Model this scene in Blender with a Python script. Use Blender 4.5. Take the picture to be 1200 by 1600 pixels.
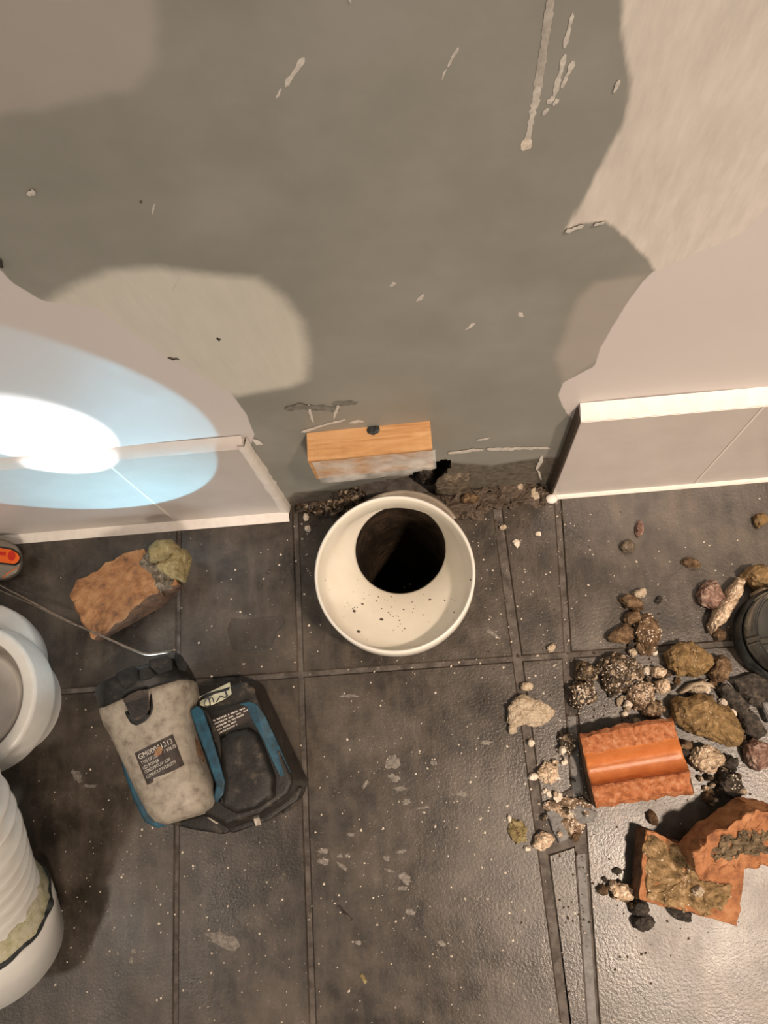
import bpy, bmesh, math, random
import numpy as np
from mathutils import Vector, Matrix, noise
from mathutils.bvhtree import BVHTree

for o in list(bpy.data.objects):
    bpy.data.objects.remove(o, do_unlink=True)
scene = bpy.context.scene
COL = scene.collection

# ------------------------------------------------------------------ camera
CAM_H = 0.74
FPX = 1298.93                                   # focal length in pixels of the 1200x1600 frame
RW = Matrix(((0.9949304, -0.06279821, -0.07854866),
             (-0.08227573, -0.95743027, -0.27669112),
             (-0.05782915, 0.28175105, -0.95774325)))   # rows: right, down, forward
cam_data = bpy.data.cameras.new('camera')
cam = bpy.data.objects.new('camera', cam_data)
COL.objects.link(cam)
m = Matrix((RW[0], -RW[1], -RW[2])).transposed().to_4x4()
m.translation = Vector((0, 0, CAM_H))
cam.matrix_world = m
cam_data.sensor_fit = 'VERTICAL'
cam_data.sensor_height = 36.0
cam_data.sensor_width = 27.0
cam_data.lens = FPX / 1600 * 36.0
cam_data.clip_start = 0.01
scene.camera = cam

# ------------------------------------------------------------------ light
world = bpy.data.worlds.new('room_ambient')
scene.world = world
world.use_nodes = True
bg = world.node_tree.nodes['Background']
bg.inputs[0].default_value = (1.0, 0.90, 0.80, 1)
bg.inputs[1].default_value = 0.30


def downlight(name, loc, target, power, color, radius, cone, blend):
    d = bpy.data.lights.new(name, 'SPOT')
    d.energy = power
    d.color = color
    d.shadow_soft_size = radius
    d.spot_size = math.radians(cone)
    d.spot_blend = blend
    o = bpy.data.objects.new(name, d)
    COL.objects.link(o)
    o.location = loc
    o.rotation_euler = (Vector(target) - Vector(loc)).to_track_quat('-Z', 'Y').to_euler()
    return o


downlight('ceiling_downlight', (0.84, -0.50, 2.4), (0.58, -0.08, 0.0), 265, (1.0, 0.79, 0.62), 0.07, 47, 1.0)
downlight('ceiling_downlight', (-1.15, -0.50, 2.4), (-0.62, -0.05, 0.0), 24, (1.0, 0.86, 0.72), 0.09, 46, 1.0)
room = bpy.data.lights.new('wall_fill_light', 'AREA')  # added frontal fill standing in for bounced room light on the wall
room.shape = 'DISK'; room.size = 0.45; room.energy = 42; room.color = (1.0, 0.84, 0.68)
wall_fill_o = bpy.data.objects.new('wall_fill_light', room)
COL.objects.link(wall_fill_o)
wall_fill_o.location = (0.75, -2.2, 2.3)
wall_fill_o.rotation_euler = (Vector((0.1, 0.2, 0.2)) - Vector((0.75, -2.2, 2.3))).to_track_quat('-Z', 'Y').to_euler()

scene.view_settings.view_transform = 'Standard'
scene.view_settings.look = 'None'
scene.view_settings.gamma = 1
scene.view_settings.use_curve_mapping = False
scene.view_settings.exposure = 0.2

# ------------------------------------------------------------------ measuring helpers
CAM = Vector((0, 0, CAM_H))
RT = RW.transposed()
YT = 0.2192          # front face of the tiled skirting
YW = 0.2312          # plaster face of the wall


def ray(px, py):
    return RT @ Vector((px - 600, py - 800, FPX))


def FL(px, py, z=0.0):
    d = ray(px, py)
    t = (z - CAM_H) / d.z
    return Vector((d.x * t, d.y * t, z))


def WL(px, py, y=YW):
    d = ray(px, py)
    t = y / d.y
    return Vector((d.x * t, y, CAM_H + d.z * t))


# ------------------------------------------------------------------ object helpers
def mesh_obj(name, verts, faces, mat, parent=None, base=None, smooth=False, mats=None, fmat=None):
    """verts in world metres; base = world origin of the object (or of its root when parented)"""
    if parent is not None:
        base = Vector(parent['_b'])
    base = Vector(base) if base is not None else Vector((0, 0, 0))
    me = bpy.data.meshes.new(name)
    me.from_pydata([tuple(Vector(v) - base) for v in verts], [], faces)
    me.materials.append(mat)
    if mats:
        for k in mats:
            me.materials.append(k)
    if fmat:
        for p, i in zip(me.polygons, fmat):
            p.material_index = i
    bm = bmesh.new(); bm.from_mesh(me)
    bmesh.ops.recalc_face_normals(bm, faces=bm.faces)
    bm.to_mesh(me); bm.free()
    if smooth:
        me.polygons.foreach_set('use_smooth', [True] * len(me.polygons))
    o = bpy.data.objects.new(name, me)
    COL.objects.link(o)
    if parent is not None:
        o.parent = parent
        o['_b'] = tuple(base)
    else:
        o.location = base
        o['_b'] = tuple(base)
    return o


def thing(name, label, cat, base, group=None, kind=None):
    o = bpy.data.objects.new(name, None)
    o.empty_display_size = 0.02
    COL.objects.link(o)
    o.location = base
    o['_b'] = tuple(base)
    return tag(o, label, cat, group, kind)


def tag(o, label=None, cat=None, group=None, kind=None):
    if label: o['label'] = label
    if cat: o['category'] = cat
    if group: o['group'] = group
    if kind: o['kind'] = kind
    return o


def bvh_of(o):
    b = Vector(o['_b'])
    return BVHTree.FromPolygons([tuple(v.co + b) for v in o.data.vertices], [tuple(p.vertices) for p in o.data.polygons])


def drape(px, py, bvh, off, fallz=0.05):
    d = ray(px, py).normalized()
    hit = bvh.ray_cast(CAM, d)
    p = hit[0] if hit[0] is not None else FL(px, py, fallz)
    return p - d * off


# ------------------------------------------------------------------ materials
def new_mat(name):
    m = bpy.data.materials.new(name)
    m.use_nodes = True
    nt = m.node_tree
    b = nt.nodes['Principled BSDF']
    return m, nt, b


def N(nt, typ, **kw):
    n = nt.nodes.new(typ)
    for k, v in kw.items():
        if k == 'inp':
            for i, val in v.items():
                n.inputs[i].default_value = val
        else:
            setattr(n, k, v)
    return n


def ramp(nt, stops, interp='LINEAR'):
    r = nt.nodes.new('ShaderNodeValToRGB')
    r.color_ramp.interpolation = interp
    el = r.color_ramp.elements
    while len(el) < len(stops):
        el.new(0.5)
    for e, (p, c) in zip(el, stops):
        e.position = p
        e.color = (c[0], c[1], c[2], 1)
    return r


def mix(nt, fac, a, b):
    n = nt.nodes.new('ShaderNodeMix')
    n.data_type = 'RGBA'
    for sock, val in ((n.inputs[0], fac), (n.inputs[6], a), (n.inputs[7], b)):
        if isinstance(val, (int, float)):
            sock.default_value = val
        elif isinstance(val, tuple):
            sock.default_value = (val[0], val[1], val[2], 1)
        else:
            nt.links.new(val, sock)
    return n.outputs[2]


def math_n(nt, op, a, b=None, c=None, clamp=False):
    n = nt.nodes.new('ShaderNodeMath')
    n.operation = op
    n.use_clamp = clamp
    for i, val in enumerate((a, b, c)):
        if val is None: continue
        if isinstance(val, (int, float)):
            n.inputs[i].default_value = val
        else:
            nt.links.new(val, n.inputs[i])
    return n.outputs[0]


def coords(nt, scale=(1, 1, 1), kind='Object'):
    t = nt.nodes.new('ShaderNodeTexCoord')
    mp = nt.nodes.new('ShaderNodeMapping')
    mp.inputs['Scale'].default_value = scale
    nt.links.new(t.outputs[kind], mp.inputs[0])
    return mp.outputs[0]


def noise_n(nt, vec, scale, detail=4, rough=0.55, dist=0.0):
    n = N(nt, 'ShaderNodeTexNoise', inp={'Scale': scale, 'Detail': detail, 'Roughness': rough, 'Distortion': dist})
    nt.links.new(vec, n.inputs['Vector'])
    return n.outputs[0]


def bump(nt, bsdf, height, strength, dist):
    b = N(nt, 'ShaderNodeBump', inp={'Strength': strength, 'Distance': dist})
    nt.links.new(height, b.inputs['Height'])
    nt.links.new(b.outputs[0], bsdf.inputs['Normal'])


def simple(name, stops, scale=60, rough=0.6, bump_s=0.0, bump_scale=None, dist=0.001, spec=0.5, metal=0.0, detail=5, rrange=None, sc=(1, 1, 1)):
    m, nt, b = new_mat(name)
    v = coords(nt, sc)
    nz = noise_n(nt, v, scale * 1.5, detail + 2, 0.68)
    r = ramp(nt, [(0.5 + (p - 0.5) * 0.62, c) for p, c in stops])
    nt.links.new(nz, r.inputs[0])
    nt.links.new(r.outputs[0], b.inputs['Base Color'])
    b.inputs['Roughness'].default_value = rough
    b.inputs['Metallic'].default_value = metal
    b.inputs['Specular IOR Level'].default_value = spec
    if rrange:
        n2 = noise_n(nt, v, scale * 0.6, 3)
        mr = N(nt, 'ShaderNodeMapRange', inp={1: 0.35, 2: 0.65, 3: rrange[0], 4: rrange[1]})
        nt.links.new(n2, mr.inputs[0]); nt.links.new(mr.outputs[0], b.inputs['Roughness'])
    if bump_s:
        nb = noise_n(nt, v, (bump_scale or scale * 3) * 1.5, 7, 0.72)
        bump(nt, b, nb, bump_s, dist)
    return m


def gravel(name, cols, scale=250, rough=0.55, bump_s=0.8, dist=0.003):
    """sandy lump of grit: random colour per grain, grains in relief"""
    m, nt, b = new_mat(name)
    v = coords(nt)
    vo = N(nt, 'ShaderNodeTexVoronoi', inp={'Scale': scale})
    nt.links.new(v, vo.inputs['Vector'])
    sep = N(nt, 'ShaderNodeSeparateColor')
    nt.links.new(vo.outputs['Color'], sep.inputs[0])
    n = len(cols)
    r = ramp(nt, [(i / n, c) for i, c in enumerate(cols)], 'CONSTANT')
    nt.links.new(sep.outputs[0], r.inputs[0])
    nz = noise_n(nt, v, scale * 0.3, 5)
    c = mix(nt, math_n(nt, 'MULTIPLY', nz, 0.8), r.outputs[0], cols[0])
    nt.links.new(c, b.inputs['Base Color'])
    b.inputs['Roughness'].default_value = rough
    h = math_n(nt, 'SUBTRACT', nz, math_n(nt, 'MULTIPLY', vo.outputs['Distance'], 0.8))
    bump(nt, b, h, bump_s, dist)
    return m


M = {}
# floor tile: dark slate porcelain with vertical brushing, dust film and wet gloss
def make_tile_mat():
    m, nt, b = new_mat('slate_tile')
    g = N(nt, 'ShaderNodeNewGeometry')
    v = g.outputs['Position']
    mp = N(nt, 'ShaderNodeMapping'); mp.inputs['Scale'].default_value = (9, 1.6, 1)
    nt.links.new(v, mp.inputs[0])
    brush = noise_n(nt, mp.outputs[0], 9, 6, 0.6)
    fine = noise_n(nt, v, 420, 4, 0.6)
    big = noise_n(nt, v, 9, 5, 0.6, 0.6)
    mid = noise_n(nt, v, 34, 6, 0.68, 0.3)
    base = ramp(nt, [(0.3, (0.018, 0.0136, 0.0098)), (0.5, (0.031, 0.0238, 0.0178)), (0.7, (0.059, 0.046, 0.035))])
    nt.links.new(brush, base.inputs[0])
    # dust film
    s = math_n(nt, 'ADD', math_n(nt, 'MULTIPLY', mid, 0.6), math_n(nt, 'MULTIPLY', big, 0.5))
    dr = N(nt, 'ShaderNodeMapRange', inp={1: 0.46, 2: 0.72, 3: 0.0, 4: 0.7})
    nt.links.new(s, dr.inputs[0])
    dust = math_n(nt, 'MULTIPLY', dr.outputs[0], math_n(nt, 'ADD', fine, 0.25), clamp=True)
    c = mix(nt, dust, base.outputs[0], (0.165, 0.131, 0.102))
    # fine dust flecks
    vo = N(nt, 'ShaderNodeTexVoronoi', inp={'Scale': 330, 'Randomness': 1.0})
    nt.links.new(v, vo.inputs['Vector'])
    fl = N(nt, 'ShaderNodeMapRange', inp={1: 0.07, 2: 0.16, 3: 1.0, 4: 0.0})
    nt.links.new(vo.outputs['Distance'], fl.inputs[0])
    sel = N(nt, 'ShaderNodeMapRange', inp={1: 0.56, 2: 0.70, 3: 0.0, 4: 0.75})
    nt.links.new(mid, sel.inputs[0])
    c = mix(nt, math_n(nt, 'MULTIPLY', fl.outputs[0], sel.outputs[0]), c, (0.42, 0.37, 0.32))
    nt.links.new(c, b.inputs['Base Color'])
    rr = N(nt, 'ShaderNodeMapRange', inp={1: 0.35, 2: 0.65, 3: 0.25, 4: 0.40})
    nt.links.new(big, rr.inputs[0])
    nt.links.new(rr.outputs[0], b.inputs['Roughness'])
    b.inputs['Specular IOR Level'].default_value = 0.52
    gran = noise_n(nt, v, 420, 4, 0.6)
    h = math_n(nt, 'ADD', math_n(nt, 'MULTIPLY', gran, 1.0), math_n(nt, 'MULTIPLY', mid, 0.5))
    bump(nt, b, h, 0.2, 0.0012)
    return m


M['tile'] = make_tile_mat()
M['grout'] = simple('dark_grout', [(0.3, (0.05, 0.04, 0.033)), (0.7, (0.125, 0.105, 0.09))], 60, 0.8, 0.4, 400)
M['grout_light'] = simple('grey_grout', [(0.3, (0.13, 0.125, 0.12)), (0.7, (0.22, 0.21, 0.20))], 90, 0.7, 0.4, 400)
M['ceramic'] = simple('white_ceramic', [(0.3, (0.56, 0.50, 0.46)), (0.7, (0.61, 0.55, 0.51))], 12, 0.28, spec=0.5)
M['caulk'] = simple('white_caulk', [(0.3, (0.74, 0.68, 0.62)), (0.7, (0.82, 0.76, 0.70))], 70, 0.45, 0.3, 200)
M['splash'] = simple('dried_splash', [(0.3, (0.10, 0.085, 0.072)), (0.7, (0.24, 0.21, 0.18))], 200, 0.6)
M['scuff'] = simple('grey_scuff', [(0.3, (0.13, 0.122, 0.10)), (0.7, (0.23, 0.215, 0.18))], 160, 0.8)
M['plaster_thin'] = simple('thin_plaster', [(0.3, (0.34, 0.31, 0.27)), (0.7, (0.50, 0.455, 0.40))], 120, 0.8)
M['plaster_bit'] = simple('plaster_smear', [(0.3, (0.50, 0.46, 0.41)), (0.7, (0.70, 0.64, 0.57))], 200, 0.8, 0.3, 500)
M['pvc'] = simple('cream_pvc', [(0.3, (0.85, 0.80, 0.69)), (0.7, (0.89, 0.84, 0.74))], 25, 0.33, spec=0.5)
M['pvc_dirty_shade'] = simple('dirty_shaded_pipe', [(0.3, (0.016, 0.010, 0.006)), (0.55, (0.04, 0.025, 0.014)), (0.8, (0.085, 0.055, 0.032))], 60, 0.6, 0.6, 120)  # brown dirt, its colour darkened further to deepen the shade in the hole
M['pvc_beige'] = simple('beige_pvc', [(0.3, (0.30, 0.25, 0.20)), (0.7, (0.42, 0.36, 0.29))], 40, 0.5)
M['dirt'] = simple('brown_dirt', [(0.3, (0.05, 0.035, 0.022)), (0.7, (0.12, 0.085, 0.06))], 300, 0.7, 0.5, 500)
M['white_plastic'] = simple('white_plastic', [(0.3, (0.72, 0.69, 0.64)), (0.7, (0.78, 0.75, 0.70))], 18, 0.32)
M['grey_plastic'] = simple('greyish_seal', [(0.3, (0.50, 0.45, 0.41)), (0.7, (0.58, 0.53, 0.48))], 20, 0.45)
M['sealant'] = simple('yellowed_sealant', [(0.3, (0.40, 0.37, 0.20)), (0.5, (0.55, 0.50, 0.33)), (0.75, (0.62, 0.57, 0.44))], 60, 0.5, 0.7, 160, 0.002)
M['black_gap'] = simple('black_rubber_and_shade', [(0.3, (0.010, 0.011, 0.012)), (0.7, (0.05, 0.055, 0.055))], 80, 0.4, 0.4, 200)
M['wood'] = None
M['brick'] = simple('red_brick', [(0.25, (0.22, 0.085, 0.035)), (0.5, (0.40, 0.165, 0.065)), (0.75, (0.50, 0.24, 0.11))], 55, 0.75, 0.8, 260, 0.002)
M['brick_dull'] = simple('weathered_brick', [(0.25, (0.13, 0.058, 0.026)), (0.45, (0.29, 0.125, 0.046)), (0.7, (0.40, 0.20, 0.085))], 48, 0.75, 0.7, 240, 0.002)
M['terracotta'] = simple('glazed_terracotta', [(0.3, (0.42, 0.13, 0.035)), (0.7, (0.53, 0.19, 0.06))], 40, 0.20, 0.4, 600, 0.0006, spec=0.6)
M['terracotta_raw'] = simple('broken_terracotta', [(0.25, (0.26, 0.075, 0.022)), (0.5, (0.50, 0.17, 0.06)), (0.75, (0.62, 0.30, 0.16))], 130, 0.6, 1.0, 330, 0.002)
M['brick_side'] = simple('dark_brown_brick', [(0.3, (0.07, 0.038, 0.022)), (0.7, (0.20, 0.095, 0.045))], 80, 0.8, 0.6, 260, 0.002)  # darker brown for side faces and broken clay ends
M['mortar_ochre'] = simple('ochre_stone', [(0.2, (0.10, 0.058, 0.020)), (0.5, (0.29, 0.18, 0.07)), (0.8, (0.46, 0.31, 0.15))], 110, 0.55, 1.0, 260, 0.0025, rrange=(0.25, 0.75))
M['mortar_olive'] = simple('olive_mortar', [(0.2, (0.15, 0.108, 0.04)), (0.5, (0.29, 0.222, 0.095)), (0.8, (0.44, 0.36, 0.19))], 85, 0.7, 0.9, 260, 0.0025)
M['mortar_grey'] = simple('grey_mortar', [(0.2, (0.055, 0.040, 0.025)), (0.5, (0.17, 0.13, 0.088)), (0.8, (0.40, 0.32, 0.235))], 140, 0.8, 1.0, 300, 0.0025)
M['mortar_dirty'] = simple('dirty_mortar', [(0.2, (0.07, 0.05, 0.028)), (0.5, (0.21, 0.15, 0.085)), (0.8, (0.40, 0.29, 0.17))], 130, 0.7, 1.0, 300, 0.0025)
M['mortar_on_brick'] = simple('mortar_crust', [(0.25, (0.12, 0.075, 0.03)), (0.45, (0.28, 0.18, 0.075)), (0.62, (0.42, 0.27, 0.13)), (0.8, (0.60, 0.44, 0.27))], 85, 0.7, 1.0, 230, 0.0025)
M['mortar_pale'] = simple('pale_mortar', [(0.2, (0.42, 0.30, 0.19)), (0.45, (0.66, 0.53, 0.38)), (0.8, (0.80, 0.68, 0.53))], 200, 0.8, 1.0, 420, 0.0025)
M['mortar_pink'] = simple('pinkish_stone', [(0.25, (0.13, 0.065, 0.045)), (0.5, (0.28, 0.16, 0.12)), (0.75, (0.58, 0.43, 0.34))], 140, 0.6, 0.9, 320, 0.0025)
M['brown_stone'] = simple('wet_brown_stone', [(0.2, (0.05, 0.03, 0.015)), (0.5, (0.17, 0.10, 0.05)), (0.8, (0.42, 0.29, 0.17))], 110, 0.4, 1.0, 300, 0.0025, rrange=(0.2, 0.7))
M['dark_stone'] = simple('wet_dark_stone', [(0.2, (0.018, 0.015, 0.012)), (0.5, (0.055, 0.045, 0.037)), (0.85, (0.20, 0.16, 0.12))], 120, 0.35, 1.0, 260, 0.0025, rrange=(0.15, 0.6))
M['gravel_dark'] = gravel('dark_gravel_mortar', [(0.05, 0.033, 0.02), (0.10, 0.07, 0.04), (0.03, 0.022, 0.015), (0.20, 0.14, 0.085), (0.07, 0.05, 0.03), (0.50, 0.38, 0.26)], 300, 0.4)
M['gravel_mid'] = gravel('mixed_gravel_mortar', [(0.20, 0.13, 0.08), (0.42, 0.30, 0.20), (0.08, 0.055, 0.03), (0.60, 0.47, 0.35), (0.13, 0.08, 0.05)], 300, 0.5)
M['gravel_pale'] = gravel('pale_gravel_mortar', [(0.62, 0.48, 0.34), (0.40, 0.27, 0.16), (0.72, 0.60, 0.46), (0.17, 0.11, 0.06), (0.55, 0.40, 0.28)], 340, 0.6)
M['crumb'] = simple('white_crumbs', [(0.3, (0.55, 0.46, 0.36)), (0.7, (0.80, 0.72, 0.62))], 300, 0.8)
M['crumb_dark'] = simple('dark_crumbs', [(0.3, (0.02, 0.014, 0.01)), (0.7, (0.12, 0.08, 0.05))], 300, 0.6)
M['steel'] = simple('dull_steel', [(0.3, (0.30, 0.25, 0.20)), (0.7, (0.55, 0.48, 0.40))], 150, 0.35, metal=0.9)
M['orange'] = simple('orange_plastic', [(0.3, (0.72, 0.10, 0.008)), (0.7, (0.80, 0.14, 0.012))], 60, 0.35)
M['orange_dark'] = simple('orange_recess', [(0.3, (0.45, 0.012, 0.004)), (0.7, (0.55, 0.02, 0.006))], 60, 0.4)
M['knife_grey'] = simple('khaki_plastic', [(0.3, (0.16, 0.13, 0.095)), (0.7, (0.22, 0.19, 0.15))], 60, 0.45)
M['shell'] = simple('grimy_grey_shell', [(0.18, (0.15, 0.115, 0.085)), (0.40, (0.28, 0.24, 0.195)), (0.6, (0.36, 0.315, 0.255)), (0.9, (0.42, 0.36, 0.285))], 70, 0.5, 0.25, 300, 0.0006, detail=9)
M['black_plastic'] = simple('black_plastic', [(0.3, (0.010, 0.010, 0.011)), (0.62, (0.022, 0.021, 0.02)), (0.9, (0.09, 0.075, 0.06))], 90, 0.38, 0.3, 350, 0.0006, detail=8, spec=0.3)
M['dirty_black'] = simple('muddy_black_plastic', [(0.3, (0.010, 0.009, 0.008)), (0.6, (0.02, 0.017, 0.014)), (0.85, (0.13, 0.10, 0.07))], 60, 0.38, 0.5, 200, 0.001, detail=8, spec=0.35)
M['brown_tab'] = simple('muddy_tab', [(0.3, (0.018, 0.012, 0.009)), (0.7, (0.06, 0.042, 0.03))], 130, 0.5, 0.4, 300, 0.0006)
M['blue'] = simple('petrol_blue_plastic', [(0.25, (0.005, 0.022, 0.034)), (0.5, (0.008, 0.055, 0.092)), (0.72, (0.012, 0.085, 0.135)), (0.9, (0.10, 0.11, 0.10))], 70, 0.42, 0.2, 260, 0.0005, detail=8)
M['label_dark'] = simple('dark_brown_label', [(0.3, (0.020, 0.012, 0.010)), (0.72, (0.045, 0.030, 0.024)), (0.85, (0.11, 0.085, 0.07))], 140, 0.4)
M['print_white'] = simple('worn_white_print', [(0.3, (0.40, 0.36, 0.31)), (0.6, (0.72, 0.67, 0.60))], 400, 0.5)
M['sticker'] = simple('cream_sticker', [(0.3, (0.62, 0.60, 0.40)), (0.7, (0.74, 0.72, 0.54))], 120, 0.5)
M['ink'] = simple('black_ink', [(0.3, (0.008, 0.008, 0.014)), (0.7, (0.03, 0.025, 0.05))], 200, 0.4)
M['rust_clay'] = simple('dried_clay', [(0.3, (0.20, 0.10, 0.05)), (0.7, (0.36, 0.20, 0.11))], 160, 0.8, 0.3)
M['film'] = None


def make_wood():
    m, nt, b = new_mat('pine_wood')
    v = coords(nt, (6, 60, 60))
    w = noise_n(nt, v, 3.2, 5, 0.55, 0.8)
    r = ramp(nt, [(0.3, (0.42, 0.20, 0.075)), (0.5, (0.56, 0.30, 0.125)), (0.7, (0.66, 0.39, 0.19))])
    nt.links.new(w, r.inputs[0])
    nt.links.new(r.outputs[0], b.inputs['Base Color'])
    b.inputs['Roughness'].default_value = 0.55
    bump(nt, b, w, 0.3, 0.001)
    return m


M['wood'] = make_wood()


def make_film():
    m, nt, b = new_mat('milky_tape')
    v = coords(nt)
    nz = noise_n(nt, v, 40, 4)
    b.inputs['Base Color'].default_value = (0.80, 0.77, 0.72, 1)
    b.inputs['Roughness'].default_value = 0.25
    a = N(nt, 'ShaderNodeMapRange', inp={1: 0.35, 2: 0.68, 3: 0.12, 4: 0.75})
    nt.links.new(nz, a.inputs[0])
    nt.links.new(a.outputs[0], b.inputs['Alpha'])
    return m


M['film'] = make_film()


def make_glass(name, col, rough, ior):
    m, nt, b = new_mat(name)
    b.inputs['Base Color'].default_value = (*col, 1)
    b.inputs['Roughness'].default_value = rough
    b.inputs['IOR'].default_value = ior
    b.inputs['Transmission Weight'].default_value = 1.0
    return m


M['glass'] = make_glass('clear_glass', (0.90, 0.93, 0.90), 0.02, 1.48)
M['water'] = make_glass('water', (1, 1, 1), 0.0, 1.33)


def make_lens():
    m, nt, b = new_mat('lit_lens')
    b.inputs['Emission Color'].default_value = (0.75, 0.9, 1, 1)
    b.inputs['Emission Strength'].default_value = 8
    return m


M['lens'] = make_lens()


def make_wall_mat():
    """painted plaster: grey-green board coat, white paint, cream filler and brown glue stain, edges by stored distances"""
    m, nt, b = new_mat('patched_plaster')
    g = N(nt, 'ShaderNodeNewGeometry')
    v = g.outputs['Position']
    def attr(n):
        a = N(nt, 'ShaderNodeAttribute', attribute_name=n)
        return a.outputs['Fac']
    fine = noise_n(nt, v, 160, 6, 0.7)
    mp = N(nt, 'ShaderNodeMapping'); mp.inputs['Scale'].default_value = (1, 1, 0.18)
    mp.inputs['Rotation'].default_value = (0, 0.1, 0)
    nt.links.new(v, mp.inputs[0])
    streak = noise_n(nt, mp.outputs[0], 130, 5, 0.65)
    big = noise_n(nt, v, 16, 5, 0.6)
    def mask(name, w, amp, nz):
        d = math_n(nt, 'ADD', attr(name), math_n(nt, 'MULTIPLY', math_n(nt, 'SUBTRACT', nz, 0.5), amp))
        mr = N(nt, 'ShaderNodeMapRange', interpolation_type='SMOOTHSTEP', inp={1: -w, 2: w, 3: 0.0, 4: 1.0})
        nt.links.new(d, mr.inputs[0])
        return mr.outputs[0]
    gr = ramp(nt, [(0.3, (0.255, 0.248, 0.215)), (0.5, (0.285, 0.275, 0.24)), (0.7, (0.32, 0.306, 0.272))])
    nt.links.new(big, gr.inputs[0])
    c = gr.outputs[0]
    c = mix(nt, math_n(nt, 'MULTIPLY', mask('thin_coat', 0.004, 0.006, big), 0.45), c, (0.52, 0.45, 0.40))
    pl = ramp(nt, [(0.35, (0.62, 0.56, 0.50)), (0.65, (0.74, 0.67, 0.60))])
    nt.links.new(streak, pl.inputs[0])
    c = mix(nt, mask('filler', 0.006, 0.004, fine), c, mix(nt, 0.35, (0.62, 0.60, 0.51), pl.outputs[0]))
    c = mix(nt, mask('skim', 0.0016, 0.005, streak), c, pl.outputs[0])
    c = mix(nt, mask('paint', 0.0006, 0.0035, streak), c, mix(nt, math_n(nt, 'MULTIPLY', big, 0.3), (0.67, 0.61, 0.58), (0.61, 0.555, 0.52)))
    md = ramp(nt, [(0.3, (0.045, 0.034, 0.025)), (0.5, (0.12, 0.10, 0.075)), (0.75, (0.21, 0.18, 0.14))])
    nt.links.new(fine, md.inputs[0])
    c = mix(nt, math_n(nt, 'MULTIPLY', mask('stain', 0.004, 0.014, big), 0.9), c, md.outputs[0])
    nt.links.new(c, b.inputs['Base Color'])
    rr = N(nt, 'ShaderNodeMapRange', inp={1: 0.3, 2: 0.7, 3: 0.42, 4: 0.62})
    nt.links.new(big, rr.inputs[0])
    nt.links.new(rr.outputs[0], b.inputs['Roughness'])
    b.inputs['Specular IOR Level'].default_value = 0.4
    h = math_n(nt, 'ADD', math_n(nt, 'MULTIPLY', big, 1.0), math_n(nt, 'MULTIPLY', streak, 0.12))
    bump(nt, b, h, 0.14, 0.004)
    return m


M['wall'] = make_wall_mat()

# ------------------------------------------------------------------ wall
def sdf_poly(X, Z, poly):
    """signed distance, positive inside"""
    P = np.array(poly)
    d = np.full(X.shape, 1e9)
    inside = np.zeros(X.shape, bool)
    n = len(P)
    for i in range(n):
        a = P[i]; c = P[(i + 1) % n]
        e = c - a
        L = max((e ** 2).sum(), 1e-12)
        t = np.clip(((X - a[0]) * e[0] + (Z - a[1]) * e[1]) / L, 0, 1)
        d = np.minimum(d, np.hypot(X - a[0] - t * e[0], Z - a[1] - t * e[1]))
        cond = ((a[1] <= Z) & (c[1] > Z)) | ((c[1] <= Z) & (a[1] > Z))
        with np.errstate(divide='ignore', invalid='ignore'):
            xi = a[0] + (Z - a[1]) / (c[1] - a[1]) * e[0]
        inside ^= cond & (X < xi)
    return np.where(inside, d, -d)


def wpoly(pts):
    return [(p.x, p.z) for p in (WL(*q) for q in pts)]


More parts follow.
